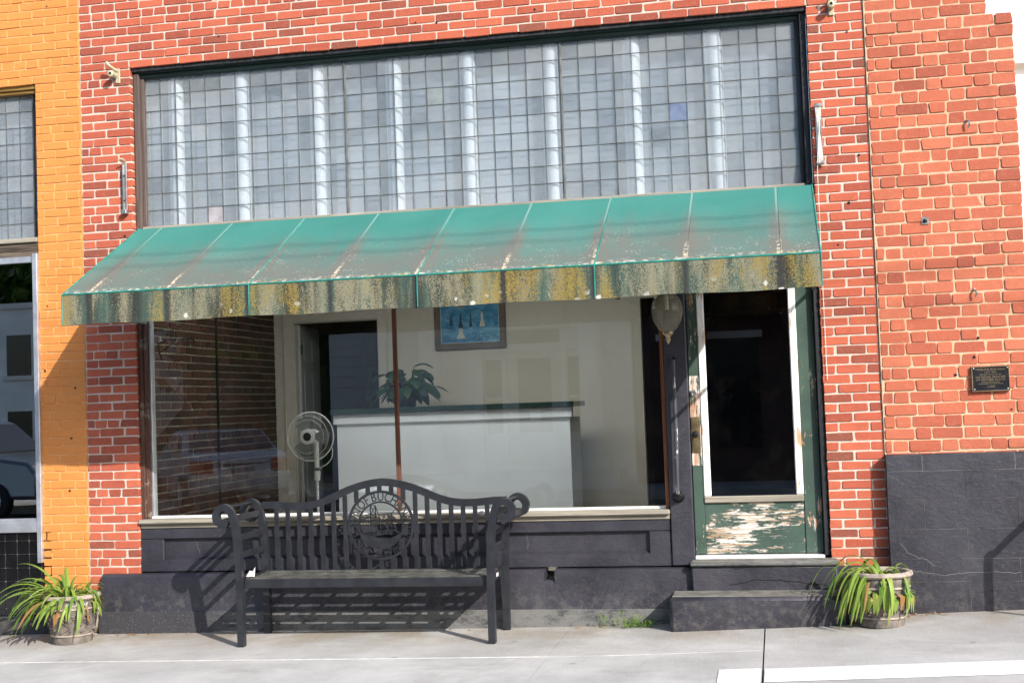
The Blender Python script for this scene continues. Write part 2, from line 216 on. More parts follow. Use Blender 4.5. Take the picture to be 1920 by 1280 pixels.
# ------------------------------------------------------------------ mesh building
def wloc(o):
    v = Vector((0, 0, 0))
    while o: v += o.location; o = o.parent
    return v
class MB:
    def __init__(s): s.v = []; s.f = []
    def q(s, *ps): i = len(s.v); s.v += [tuple(p) for p in ps]; s.f.append(tuple(range(i, i+len(ps)))); return s
    def box(s, x0, x1, y0, y1, z0, z1, b=0.0):
        i = len(s.v)
        if b <= 0:
            s.v += [(x, y, z) for z in (z0, z1) for y in (y0, y1) for x in (x0, x1)]
            s.f += [tuple(i+k for k in f) for f in ((0, 1, 5, 4), (3, 2, 6, 7), (2, 0, 4, 6), (1, 3, 7, 5), (4, 5, 7, 6), (2, 3, 1, 0))]; return s
        ax = ((x0, x1), (y0, y1), (z0, z1)); idx = {}
        for sx in (0, 1):
            for sy in (0, 1):
                for sz in (0, 1):
                    S = (sx, sy, sz)
                    for a in range(3):
                        P = [ax[d][S[d]]+(0 if d == a else (b if S[d] == 0 else -b)) for d in range(3)]; idx[S, a] = len(s.v); s.v.append(tuple(P))
        def sgn(f):
            A, B, C = (Vector(s.v[f[k]]) for k in (0, 1, 2)); n = (B-A).cross(C-A); c = sum((Vector(s.v[k]) for k in f), Vector())/len(f); m = Vector(((x0+x1)/2, (y0+y1)/2, (z0+z1)/2))
            return f if n.dot(c-m) > 0 else tuple(reversed(f))
        for a in range(3):
            o1, o2 = [d for d in range(3) if d != a]
            for sg in (0, 1):
                L = []
                for p_, q_ in ((0, 0), (1, 0), (1, 1), (0, 1)):
                    S = [0, 0, 0]; S[a] = sg; S[o1] = p_; S[o2] = q_; L.append(idx[tuple(S), a])
                s.f.append(sgn(tuple(L)))
            for p_ in (0, 1):
                for q_ in (0, 1):
                    S0 = [0, 0, 0]; S0[o1] = p_; S0[o2] = q_; S1 = list(S0); S1[a] = 1; S0, S1 = tuple(S0), tuple(S1)
                    s.f.append(sgn((idx[S0, o1], idx[S1, o1], idx[S1, o2], idx[S0, o2])))
        for S in [(a, b_, c) for a in (0, 1) for b_ in (0, 1) for c in (0, 1)]: s.f.append(sgn((idx[S, 0], idx[S, 1], idx[S, 2])))
        return s
    def tube(s, pts, r, n=8, cap=True):
        pts = [Vector(p) for p in pts]; rs = r if isinstance(r, (list, tuple)) else [r]*len(pts); i0 = len(s.v); T = None; N = None
        for k, p in enumerate(pts):
            t = (pts[min(k+1, len(pts)-1)]-pts[max(k-1, 0)]).normalized()
            if N is None: N = t.orthogonal().normalized()
            else: N = (N-t*N.dot(t)).normalized()
            B = t.cross(N)
            for j in range(n): a = 2*math.pi*j/n; s.v.append(tuple(p+(N*math.cos(a)+B*math.sin(a))*rs[k]))
        for k in range(len(pts)-1):
            for j in range(n): a = i0+k*n+j; b = i0+k*n+(j+1) % n; s.f.append((a, b, b+n, a+n))
        if cap: s.f.append(tuple(i0+j for j in reversed(range(n)))); s.f.append(tuple(i0+(len(pts)-1)*n+j for j in range(n)))
        return s
    def lathe(s, prof, c, n=32, flute=0, fa=0):
        i0 = len(s.v); m = len(prof)
        for (r, z) in prof:
            for j in range(n):
                a = 2*math.pi*j/n; rr = r*(1+fa*math.cos(flute*a)) if flute else r; s.v.append((c[0]+rr*math.cos(a), c[1]+rr*math.sin(a), c[2]+z))
        for k in range(m-1):
            for j in range(n): a = i0+k*n+j; b = i0+k*n+(j+1) % n; s.f.append((a, b, b+n, a+n))
        return s
    def prism(s, poly, d0, d1, axis='y'):
        i = len(s.v); n = len(poly)
        for d in (d0, d1):
            for (a, b) in poly: s.v.append({'y': (a, d, b), 'x': (d, a, b), 'z': (a, b, d)}[axis])
        s.f.append(tuple(range(i, i+n))); s.f.append(tuple(reversed(range(i+n, i+2*n))))
        for k in range(n): s.f.append((i+(k+1) % n, i+k, i+n+k, i+n+(k+1) % n))
        return s
    def band(s, path, wd, d0, d1):      # flat bar following a path in x,z with width wd, between y=d0..d1
        P = [Vector(p) for p in path]; L = []; Rr = []
        for k, p in enumerate(P):
            t = (P[min(k+1, len(P)-1)]-P[max(k-1, 0)]).normalized(); n = Vector((-t.y, t.x))*(wd/2); L.append(p+n); Rr.append(p-n)
        i = len(s.v)
        for l, r in zip(L, Rr):
            for (q, d) in ((l, d0), (r, d0), (r, d1), (l, d1)): s.v.append((q.x, d, q.y))
        for k in range(len(P)-1):
            a = i+4*k
            for j in range(4): s.f.append((a+j, a+(j+1) % 4, a+4+(j+1) % 4, a+4+j))
        s.f.append((i+3, i+2, i+1, i)); a = i+4*(len(P)-1); s.f.append((a, a+1, a+2, a+3)); return s
    def sphere(s, c, r, n=10, sc=(1, 1, 1)):
        i0 = len(s.v); m = n//2+1
        for k in range(m+1):
            th = math.pi*k/m
            for j in range(n): a = 2*math.pi*j/n; s.v.append((c[0]+r*sc[0]*math.sin(th)*math.cos(a), c[1]+r*sc[1]*math.sin(th)*math.sin(a), c[2]+r*sc[2]*math.cos(th)))
        for k in range(m):
            for j in range(n): a = i0+k*n+j; b = i0+k*n+(j+1) % n; s.f.append((a, a+n, b+n, b))
        return s
    def xf(s, fn): s.v = [tuple(fn(Vector(p))) for p in s.v]; return s
    def build(s, name, mat, parent=None, smooth=False, org=None):
        L = wloc(parent) if parent else Vector((0, 0, 0)); o_ = Vector(org)-L if org is not None else Vector((0, 0, 0))
        me = bpy.data.meshes.new(name); D = L+o_
        me.from_pydata([(x-D.x, y-D.y, z-D.z) for x, y, z in s.v], [], s.f); me.materials.append(MT[mat])
        me.validate()
        import bmesh
        bm = bmesh.new(); bm.from_mesh(me); bmesh.ops.recalc_face_normals(bm, faces=bm.faces); bm.to_mesh(me); bm.free()
        if smooth:
            for p in me.polygons: p.use_smooth = True
            try: me.set_sharp_from_angle(angle=rad(38))
            except Exception: pass
        o = bpy.data.objects.new(name, me); COL.objects.link(o); o.parent = parent; o.location = o_; return o
def tag(o, label=None, cat=None, group=None, kind=None):
    if label: o['label'] = label
    if cat: o['category'] = cat
    if group: o['group'] = group
    if kind: o['kind'] = kind
    return o
def empty(name, loc, label=None, cat=None, group=None):
    o = bpy.data.objects.new(name, None); o.empty_display_size = .1; COL.objects.link(o); o.location = loc; return tag(o, label, cat, group)
def bx(name, mat, parent, *a, b=0.0, kind=None, smooth=False, label=None):
    o = MB().box(*a, b=b).build(name, mat, parent, smooth)
    if kind: o['kind'] = kind
    if label: o['label'] = label
    return o
def copy_tree(o, parent=None, off=None):
    c = o.copy(); COL.objects.link(c); c.parent = parent
    if off is not None: c.location = o.location+Vector(off)
    for ch in list(o.children): copy_tree(ch, c)
    return c
def crom(P, n=6):
    P = [Vector(p) for p in P]; out = []
    for i in range(len(P)-1):
        a = P[max(i-1, 0)]; b = P[i]; c = P[i+1]; d = P[min(i+2, len(P)-1)]
        for k in range(n): t = k/n; out.append(.5*((2*b)+(c-a)*t+(2*a-5*b+4*c-d)*t*t+(3*b-a-3*c+d)*t**3))
    out.append(P[-1]); return out
_glyph = {}
def glyphs(body, size, ext, align='CENTER'):
    key = (body, size, ext, align)
    if key not in _glyph:
        cu = bpy.data.curves.new('letters', 'FONT'); cu.body = body; cu.size = size; cu.extrude = ext; cu.align_x = align; cu.align_y = 'CENTER'; cu.resolution_u = 3
        ob = bpy.data.objects.new('letters', cu); COL.objects.link(ob); bpy.context.view_layer.update()
        me = bpy.data.meshes.new_from_object(ob); _glyph[key] = ([tuple(v.co) for v in me.vertices], [tuple(p.vertices) for p in me.polygons])
        bpy.data.objects.remove(ob); bpy.data.curves.remove(cu); bpy.data.meshes.remove(me)
    return _glyph[key]
def add_text(mb, body, size, ext, c, ang=0.0, sx=1.0, mirror=False):
    V, F = glyphs(body, size, ext); i = len(mb.v); ca, sa = math.cos(ang), math.sin(ang)
    for (x, y, z) in V:
        x *= sx*(-1 if mirror else 1); X = x*ca-y*sa; Z = x*sa+y*ca; mb.v.append((c[0]+X, c[1]-z, c[2]+Z))
    mb.f += [tuple(i+k for k in f) for f in F]; return mb
def gz(x, y): return .013*(x+.42)+.0245*max(0, x-3.4)+.02*(y+.05)

# ------------------------------------------------------------------ ground
def sheet(name, mat, x0, x1, y0, y1, dz=0, th=.12, nx=6, ny=4, parent=None, kind=None):
    m = MB(); V = m.v
    for j in range(ny+1):
        for i in range(nx+1): x = x0+(x1-x0)*i/nx; y = y0+(y1-y0)*j/ny; V.append((x, y, gz(x, y)+dz))
    N = len(V)
    for (x, y, z) in list(V): V.append((x, y, z-th))
    W = nx+1
    for j in range(ny):
        for i in range(nx): a = j*W+i; m.f.append((a, a+1, a+1+W, a+W)); m.f.append((N+a+W, N+a+1+W, N+a+1, N+a))
    ring = [i for i in range(W)]+[j*W+nx for j in range(1, ny+1)]+[ny*W+i for i in range(nx-1, -1, -1)]+[j*W for j in range(ny-1, 0, -1)]
    for k in range(len(ring)): a, b = ring[k], ring[(k+1) % len(ring)]; m.f.append((b, a, N+a, N+b))
    o = m.build(name, mat, parent)
    if kind: o['kind'] = kind
    return o
bx('street', 'asphalt', None, -90, 90, -120, 30, -.6, -.17, kind='structure')
SWK = sheet('sidewalk', 'dark_concrete', -9, 11, -2.7, .05, -.022, .14, 30, 4, kind='structure')
XJ = [-8.6, -6.4, -4.4, -2.5, -.63, 1.09, 3.015, 4.285, 6.1, 7.6, 9.0, 10.9]
for a, b in zip(XJ, XJ[1:]):
    for y0, y1 in ((-1.041, .03), (-2.69, -1.05)): sheet('slab', 'concrete', a+(.0045 if abs(a-4.285) < .01 else .002), b-(.0045 if abs(b-4.285) < .01 else .002), y0, y1, R.uniform(-.002, .002), .02, 6, 3, SWK)
plain('joint_grout', (.50, .495, .48), .9, var=.2)
sheet('joint_strip', 'joint_grout', -1.6, 4.27, -1.049, -1.042, .0032, .02, 16, 1, SWK)
kr = sheet('kerb', 'concrete', -9, 11, -2.86, -2.705, -.004, .3, 20, 1, kind='structure')
mk = empty('pavement_marking', (4.6, -1.7, gz(4.6, -1.7))); mk['kind'] = 'structure'
sheet('paint_patch', 'marking_white', 4.05, 4.275, -2.66, -1.53, .006, .004, 2, 4, mk); sheet('paint_stripe', 'marking_white', 4.295, 6.09, -1.84, -1.545, .006, .004, 5, 1, mk); sheet('paint_stripe', 'marking_white', 6.11, 7.59, -1.85, -1.60, .006, .004, 5, 1, mk)
bx('road_line', 'road_yellow', None, -60, 60, -8.05, -7.93, -.172, -.166, kind='structure'); bx('road_line', 'road_yellow', None, -60, 60, -7.8, -7.68, -.172, -.166, kind='structure')
bx('far_pavement', 'concrete', None, -60, 60, -15.75, -13.6, -.3, -.02, kind='structure')

# ------------------------------------------------------------------ bricks
def brick_mesh(name, w, h, mat, rnd, depth=.1, seed=0):
    r = random.Random(seed); m = MB(); c = min(w, h)*rnd; out = []
    for sx, sz in ((-1, -1), (1, -1), (1, 1), (-1, 1)):
        for k in ((0, 1) if sx*sz > 0 else (1, 0)):
            x = sx*(w/2-(c if k else 0)); z = sz*(h/2-(0 if k else c)); out.append((x+r.uniform(-.0034, .0034), z+r.uniform(-.0026, .0026)))
    ins = []
    for (x, z) in out: ins.append((x*(1-.006/w), z*(1-.006/h)))
    for y, L in ((depth, out), (.0022+r.uniform(0, .0015), out), (0, ins)):
        for (x, z) in L: m.v.append((x, y+(r.uniform(-.0012, .0012) if y == 0 else 0), z))
    for l in (0, 8):
        for k in range(8): a = l+k; b = l+(k+1) % 8; m.f.append((a, b, b+8, a+8))
    m.f.append(tuple(range(16, 24)))
    me = bpy.data.meshes.new(name); me.from_pydata(m.v, [], m.f); me.materials.append(MT[mat]); return me
def lay(bricks, y0, mat, parent, w0s, h0, rnd, limit=300, axis='y', jit=.0016, seed=1, key=None):
    """bricks: (x, z, w, h) rectangles; axis 'y' -> face looks to -y at y0; axis 'x' -> face looks to +x at x0=y0 and x is the y coordinate"""
    r = random.Random(seed); ms = {(i, k): brick_mesh('brick', w, h0, mat, rnd, seed=seed*100+i*10+k) for i, w in enumerate(w0s) for k in range(5)}
    L = wloc(parent); items = []
    for (x, z, w, h) in bricks:
        P = (x, y0, z) if axis == 'y' else (y0, x, z); u, v = pix(P); d = (Vector(P)-CAM).length
        inside = -60 < u < 1980 and -30 < v < 1310; items.append(((1 if inside else 0)*w*h/(d*d)*(key(x, z) if key else 1), x, z, w, h))
    items.sort(reverse=True); rest = MB()
    for n, (a, x, z, w, h) in enumerate(items):
        i = min(range(len(w0s)), key=lambda i: abs(w0s[i]-w)); me = ms[i, r.randrange(5)]; yj = r.uniform(-jit, jit)*1.5; sx = w/w0s[i]*r.choice((1, -1)); sz = h/h0*r.choice((1, -1)); rot = r.gauss(0, .004)
        mat4 = Matrix.Translation((x, y0+yj, z) if axis == 'y' else (y0-yj, x, z)) @ (Matrix.Rotation(rot, 4, 'Y') if axis == 'y' else Matrix.Rotation(rad(90), 4, 'Z')) @ Matrix.Diagonal((sx, 1, sz, 1))
        if a > 0 and n < limit:
            o = bpy.data.objects.new('brick', me); COL.objects.link(o); o.parent = parent; mat4.translation -= L; o.matrix_local = mat4
        else:
            i0 = len(rest.v); rest.v += [tuple(mat4 @ v.co) for v in me.vertices]; rest.f += [tuple(i0+k for k in p.vertices) for p in me.polygons]
    if rest.v: tag(rest.build('brickwork', mat, parent), kind='stuff')

CH = .0626
def run(x0, x1, pitch, off, j):
    out = []; x = x0-off
    while x < x1-.012:
        a = max(x, x0); b = min(x+pitch, x1)
        if b-a > .014: out.append((a, b))
        x += pitch
    return [((a+b)/2, b-a-j) for a, b in out]
# main building ------------------------------------------------------
BLD = empty('brick_building', (2.3, 0, .02), 'red brick shopfront with pale mortar behind the green awning', 'building')
wall = MB()
for a in ((-.532, -.138, .0045, .3, .05, 4.10), (4.727, 5.088, .0045, .3, .05, 4.10), (-.532, 5.088, .0045, .3, 4.105, 5.0)): wall.box(*a)
WALL = wall.build('wall', 'mortar_white', BLD)
BR = []; rr = random.Random(3)
for k in range(-64, 15):
    z = 3.969+CH*k+CH/2; h = CH-.0105; hd = (k % 8 == 0); par = k % 2
    if z-CH/2 > 4.07:
        cells = run(-.532, 5.088, .1 if hd else .1945, rr.uniform(0, .08) if hd else (.097 if par else .0)+rr.uniform(-.01, .01), .0105)
        BR += [(x, z, wd, h) for x, wd in cells]
    else:
        if hd: W = [.062, .098, .098, .141]
        elif par: W = [.1, .1945, .1045]
        else: W = [.199, .2]
        x = -.532
        for i, wd in enumerate(W):
            wd2 = wd; xa, xb = x, x+wd2; x = xb
            if i == len(W)-1: xb = -.133
            if z-CH/2 < .375:
                if xa >= -.412 or z < .13: continue
                xb = min(xb, -.41)
                if xb-xa < .03: continue
            BR.append(((xa+xb)/2+(.004 if i == len(W)-1 else 0), z, xb-xa-.0095, h))
        W = [.088, .1945, .0845] if par else [.182, .185]; x = 4.7225
        if z > .4:
            for i, wd in enumerate(W):
                BR.append((x+wd/2-(.004 if i == 0 else 0), z, wd-.0095, h)); x += wd
lay(BR, 0, 'brick_red', WALL, (.185, .09), CH-.0105, .11, 300, seed=2)
# window and door frame timbers
def trim(name, mat, *a, b=.004, parent=BLD): return bx(name, mat, parent, *a, b=b)
FR = empty('transom_frame', (2.3, .05, 2.95)); FR.parent = BLD; FR.location = Vector((2.3, .05, 2.95))-BLD.location
for nm, mt, a in (('frame_head', 'frame_green', (-.128, 4.718, .045, .16, 4.062, 4.108)), ('frame_head_moulding', 'frame_green', (-.085, 4.675, .07, .15, 4.032, 4.0615)), ('frame_cap', 'frame_black', (-.128, 4.718, .03, .16, 4.098, 4.1075)),
                  ('frame_side', 'frame_brown', (-.128, -.088, .04, .16, 2.86, 4.0618)), ('frame_stop', 'frame_brown', (-.0875, -.062, .075, .15, 2.93, 4.0315)), ('frame_side', 'frame_black', (4.675, 4.718, .04, .16, 2.86, 4.0618)), ('frame_stop', 'frame_black', (4.645, 4.6745, .07, .15, 2.93, 4.0315)),
                  ('frame_sill', 'grey_wood', (-.0872, 4.6742, .055, .16, 2.893, 2.929)), ('signboard', 'frame_black', (-.128, 4.718, .06, .15, 2.43, 2.859))):
    if nm == 'frame_cap': a = (-.1275, 4.7175, .02, .0445, 4.07, 4.1075)
    trim(nm, mt, *a, parent=FR)
# prism glass: three leaded panels
def pane_mesh(w, h, mat): 
    m = MB().box(-w/2, w/2, 0, .008, -h/2, h/2, b=.0015); me = bpy.data.meshes.new('pane'); me.from_pydata(m.v, [], m.f); me.materials.append(MT[mat]); return me
def prism_panel(x0, x1, z0, z1, nc, nr, y, label, group, clip=None):
    t = empty('transom_window', ((x0+x1)/2, y, z0), label, 'window', group); L = t.location; pw = (x1-x0)/nc; ph = (z1-z0)/nr; me = pane_mesh(pw-.004, ph-.004, 'prism_glass'); r = random.Random(int(x0*100)); came = MB()
    for j in range(nr):
        for i in range(nc):
            o = bpy.data.objects.new('pane', me); COL.objects.link(o); o.parent = t
            if clip and (i, j) in clip: o.data = o.data.copy(); o.data.materials[0] = MT[clip[i, j]]; o['label'] = 'odd replacement pane of another tint'
            o.location = Vector((x0+pw*(i+.5), y, z0+ph*(j+.5)))-L; o.rotation_euler = (r.gauss(0, .010), 0, r.gauss(0, .010))
    for i in range(nc+1): xx = x0+pw*i; e = .004 if i in (0, nc) else .0013; came.box(xx-e, xx+e, y-.004, y+.010, z0, z1)
    t1 = came.build('came', 'lead_came', t); came = MB()
    for j in range(nr+1): zz = z0+ph*j; came.box(x0, x1, y-.0035, y+.009, zz-.0016, zz+.0016)
    came.build('came', 'lead_came', t); return t
plain('pane_blue', (.15, .19, .29), .12, bump=0, var=.2); plain('pane_pink', (.34, .32, .34), .3, bump=0); plain('pane_dull', (.22, .25, .26), .3, bump=0, var=.2)
for i, (a, b) in enumerate(((-.062, 1.479), (1.487, 3.047), (3.055, 4.645))):
    prism_panel(a, b, 2.929, 4.032, 13, 9, .1, ('leaded prism glass panel at the brown left frame, leftmost of three above the awning', 'middle leaded prism glass panel of the three above the awning', 'leaded prism glass panel at the black right frame, rightmost of three above the awning')[i], 'prism glass panels above the awning', ({(4, 0): 'pane_pink'}, {(5, 6): 'pane_dull'}, {(6, 4): 'pane_blue'})[i])
bx('panel_bar', 'lead_came', FR, 1.479, 1.487, .09, .125, 2.929, 4.032); bx('panel_bar', 'lead_came', FR, 3.047, 3.055, .09, .125, 2.929, 4.032)
for x in (.158, .673, 1.259, 1.838, 2.382, 2.974, 3.548, 4.112):
    m = MB().lathe([(.001, 2.93), (.048, 2.93), (.048, 4.03), (.001, 4.03)], (x, .165, 0), 24); o = m.build('upright_post', 'white_paint', FR, True)
    m = MB().box(x-.075, x-.045, .17, .2, 2.93, 4.03, b=.004); m.build('upright_batten', 'white_paint', FR)
plain('backing_grey', (.215, .25, .285), .9, var=.45, scale=1.6, bump=0)
bx('backing_board', 'backing_grey', FR, -.128, 4.718, .26, .28, 2.87, 4.10)
# shop window ---------------------------------------------------------
SW = empty('shop_window', (1.8, .05, .8)); SW.parent = BLD; SW.location = Vector((1.8, .05, .8))-BLD.location
m = MB(); m.box(-.05, 1.785, .098, .104, .815, 2.43); m.build('pane', 'shop_glass', SW); m = MB(); m.box(1.803, 3.655, .098, .104, .815, 2.43); m.build('pane', 'shop_glass', SW)
trim('mullion', 'brown_wood', 1.78, 1.808, .085, .12, .815, 2.43, parent=SW); trim('window_jamb', 'jamb_wood', -.13, -.1, .03, .16, .735, 2.43, parent=SW); trim('window_jamb', 'jamb_wood', -.0995, -.07, .05, .16, .80, 2.43, parent=SW); trim('window_stop', 'aluminium', -.0695, -.054, .075, .13, .8, 2.43, b=.002, parent=SW)
trim('window_jamb', 'orange_wood', 3.66, 3.686, .05, .14, .80, 2.43, parent=SW); trim('bottom_stop', 'white_paint', -.069, 3.659, .062, .13, .7985, .8145, b=.002, parent=SW)
trim('sill', 'grey_wood', -.13, 3.69, -.03, .16, .765, .798, b=.008, parent=SW); trim('apron', 'grey_wood', -.128, 3.686, .004, .16, .733, .7645, parent=SW)
# bulkhead
BK = empty('bulkhead', (1.8, .02, .43)); BK.parent = BLD; BK.location = Vector((1.8, .02, .43))-BLD.location
trim('top_rail', 'black_paint', -.132, 3.69, .012, .16, .655, .7325, b=.006, parent=BK); trim('stile', 'black_paint', -.132, .044, .0125, .16, .50, .6545, b=.006, parent=BK); trim('stile', 'black_paint', 3.542, 3.69, .0125, .16, .50, .6545, b=.006, parent=BK)
m = MB().prism([(.16, .425), (.012, .425), (.012, .505), (.045, .522), (.16, .522)], -.132, 3.69, 'x'); m.build('bottom_rail', 'black_paint', BK); trim('panel', 'black_paint', .0445, 3.5415, .045, .15, .5225, .6548, b=0, parent=BK)
# plinth
pl = MB(); prof = lambda zt, x0, x1: pl.prism([(.12, .12), (-.078, .15), (-.066, .24), (-.06, zt-.02), (-.045, zt-.004), (.12, zt+.004)], x0, x1, 'x')
prof(.416, -.41, 2.832); prof(.345, 2.8322, 2.9048); prof(.416, 2.905, 3.83); PL = pl.build('plinth', 'black_paint', BLD)
m = MB(); m.prism([(.1, -.03), (-.112, -.03), (-.088, .1485), (-.07, .157), (.1, .157)], -.412, 3.70, 'x'); m.build('plinth_base', 'worn_plinth', BLD)
m = MB(); m.box(4.72, 5.088, -.03, .1, .0, .415, b=.01); m.build('plinth', 'black_paint', BLD)
trim('door_post', 'black_paint', 3.692, 3.8425, -.004, .16, .425, 2.43, b=.006)
trim('door_jamb', 'frame_black', 4.684, 4.718, .02, .16, .478, 2.43); trim('door_head', 'frame_black', 3.843, 4.6835, .03, .16, 2.36, 2.43)
# steps
st = MB().box(3.822, 4.757, -.112, .16, .262, .43, b=.012).build('upper_step', 'black_paint', BLD, True); MB().box(3.815, 4.765, -.128, .16, .4305, .462, b=.010).build('step_nosing', 'worn_plinth', BLD, True)
MB().box(3.692, 4.803, -.385, -.06, .03, .272, b=.022).build('lower_step', 'black_paint', BLD, True); trim('threshold', 'white_paint', 3.845, 4.683, .0, .16, .4625, .484, b=.004)
plain('step_top', (.16, .155, .135), .9, var=.35, bump=.5, bscale=60)
MB().box(3.71, 4.785, -.36, -.113, .265, .2755, b=.003).build('step_tread', 'step_top', BLD); MB().box(3.83, 4.75, -.115, .0, .455, .4642, b=.002).build('step_tread', 'step_top', BLD)
# door
DR = empty('door', (4.25, .07, .485)); DR.parent = BLD; DR.location = Vector((4.25, .07, .485))-BLD.location
trim('stile', 'door_green', 3.846, 3.915, .07, .115, .49, 2.35, parent=DR, b=.003); trim('lock_stile_face', 'door_lock_area', 3.848, 3.914, .0685, .0695, 1.08, 1.68, parent=DR, b=0)
trim('stile', 'door_green', 4.568, 4.68, .07, .115, .49, 2.35, parent=DR, b=.003); trim('bottom_panel', 'door_panel', 3.9155, 4.5675, .078, .11, .49, .828, parent=DR, b=.003)
trim('glazing_bead', 'door_white', 3.9155, 3.964, .06, .112, .8725, 2.35, parent=DR, b=.006); trim('glazing_bead', 'door_white', 4.519, 4.5675, .06, .112, .8725, 2.35, parent=DR, b=.006); trim('glazing_bead', 'grey_wood', 3.9155, 4.5675, .058, .112, .8285, .872, parent=DR, b=.006)
MB().box(3.9645, 4.5185, .085, .09, .8725, 2.35).build('pane', 'door_glass', DR)
trim('lock_plate', 'brass_dull', 3.851, 3.908, .063, .0682, 1.165, 1.405, parent=DR, b=.002)
m = MB().lathe([(.001, -.07), (.018, -.066), (.024, -.05), (.02, -.036), (.009, -.03), (.009, -.008), (.022, -.006), (.022, 0)], (0, 0, 0), 16).xf(lambda p: Vector((3.88+p.x, .063+p.z, 1.29+p.y))); m.build('knob', 'black_metal', DR, True)
m = MB().lathe([(.001, -.012), (.012, -.012), (.014, -.016), (.022, -.014), (.024, 0)], (0, 0, 0), 18).xf(lambda p: Vector((3.878+p.x, .068+p.z, 1.565+p.y))); m.build('deadbolt', 'steel', DR, True)
# ------------------------------------------------------------------ right hand building
RB = empty('brick_building', (5.6, 0, .1), 'orange-red Flemish bond brick building on black block plinth at right', 'building')
m = MB(); m.box(5.09, 6.008, -.0105, .3, .3, 3.925); m.box(5.09, 5.85, -.0105, .3, 3.925, 4.9); m.box(5.1, 5.99, .3, 5, .3, 3.9); RW = m.build('wall', 'mortar_cream', RB)
BR = []; rc = .0778; rr = random.Random(11)
for k in range(-37, 12):
    z0 = 3.936+rc*k; z = z0+rc/2
    if z0 < 1.05: continue
    xe = 6.015 if z < 3.94 else 5.858; x = 5.094-(0 if k % 2 else .142)+rr.uniform(-.012, .012); s_ = 0
    while x < xe-.02:
        wd = (.199 if s_ == 0 else .104)+rr.uniform(-.006, .006); s_ = 1-s_; a = max(x, 5.094); b = min(x+wd, xe); x += wd
        if xe-x < .045 and xe-x > 0: b = xe; x = xe
        if b-a > .035: BR.append(((a+b)/2, z+rr.gauss(0, .0012), b-a-.0090+rr.gauss(0, .0016), rc-.0090+rr.gauss(0, .0018)))
lay(BR, -.015, 'brick_orange_red', RW, (.19, .094), rc-.0095, .11, 300, jit=.0025, seed=5)
zz = [-.02, .319, .463, .649, .84, 1.017, 1.124]; PB = empty('block_plinth', (5.6, -.05, .1)); PB.parent = RB; PB.location = Vector((5.6, -.05, .1))-RB.location
MB().box(5.092, 6.6, -.0935, .2, -.02, 1.118).build('core', 'worn_plinth', PB)
for i in range(6):
    xs = [5.086] + ([5.311, 5.871] if i % 2 else [5.566, 6.1]) + [6.6]
    for a, b in zip(xs, xs[1:]): MB().box(a+.0006, b-.0006, -.095+R.uniform(-.0012, .0012), .1, zz[i]+.0008, zz[i+1]-.0008, b=.0015 if i < 5 else .003).build('block', 'black_paint', PB, True)
# ------------------------------------------------------------------ orange building
OB = empty('brick_building', (-1.2, 0, 0), 'orange painted brick building at left edge', 'building')
m = MB(); m.box(-.899, -.536, .0045, .3, .05, 4.05); m.box(-2.4, -.536, .0045, .3, 4.05, 5.0); OW = m.build('wall', 'mortar_paint', OB)
BR = []; rr = random.Random(21)
for k in range(-64, 15):
    z = 3.975+CH*k+CH/2; hd = k % 8 == 3
    x0 = -2.4 if z-CH/2 > 4.02 else -.90
    BR += [(x, z, wd, CH-.007) for x, wd in run(x0, -.535, .1 if hd else .1975, (rr.uniform(0, .09) if hd else (.0985 if k % 2 else .0)+rr.uniform(-.012, .012))+(.04 if x0 > -1 else 0), .007)]
lay(BR, 0, 'painted_brick', OW, (.19, .09), CH-.007, .09, 300, jit=.0012, seed=8)
OS = empty('storefront', (-1.4, 0, .1)); OS.parent = OB; OS.location = Vector((-1.4, 0, .1))-OB.location
wood('lintel_yellow', (.14, .075, .02), (.36, .22, .06), 0)
for nm, mt, a in (('lintel', 'lintel_yellow', (-2.4, -.905, .02, .2, 4.012, 4.046)), ('lintel_board', 'lintel_yellow', (-2.4, -.905, .035, .2, 3.985, 4.0115)), ('window_sill', 'grey_wood', (-2.4, -.902, -.01, .2, 2.862, 2.895)), ('beam', 'dark_old_wood', (-2.4, -.9025, .01, .2, 2.80, 2.8615)), ('beam', 'dark_old_wood', (-2.4, -.9025, .015, .2, 2.758, 2.7995)),
                  ('window_head_strip', 'aluminium', (-2.4, -.935, -.005, .06, 2.712, 2.757)), ('trim_strip', 'aluminium', (-.9345, -.896, -.03, .06, .5, 2.775)), ('sill_strip', 'aluminium', (-2.4, -.935, -.02, .06, .722, .795)), ('sill_strip', 'aluminium', (-2.4, -.935, -.01, .06, .7955, .823)), ('base', 'dark_concrete', (-2.4, -.535, -.07, .2, -.1, .108)), ('backing', 'grout_white', (-2.4, -.9, .008, .2, .1085, .7215))):
    bx(nm, mt, OS, *a, b=.003)
MB().box(-2.4, -.936, .02, .026, .8235, 2.7115).build('pane', 'dark_glass', OS)
tm = MB().box(0, .0925, 0, .008, 0, .0945, b=.0015); tme = bpy.data.meshes.new('tile'); tme.from_pydata(tm.v, [], tm.f); tme.materials.append(MT['black_tile'])
for i in range(8):
    for j, z in enumerate((.1085, .167, .267, .365, .463, .563, .6615)):
        o = bpy.data.objects.new('tile', tme); COL.objects.link(o); o.parent = OS; o.location = Vector((-1.018+.0035-.0975*(i-1) - .0005, .001, z+.002))-wloc(OS)
        hgt = ((.167, .267, .365, .463, .563, .6615, .7215)[j]-z-.0035)/.0945; wsc = 1.0 if i else .86; o.scale = (wsc, 1, hgt); o.rotation_euler = (R.gauss(0, .004), 0, R.gauss(0, .004))
prism_panel(-1.638, -.966+.0, 2.896, 3.985, 6, 9, .08, 'leaded prism glass window in the orange painted wall', None)
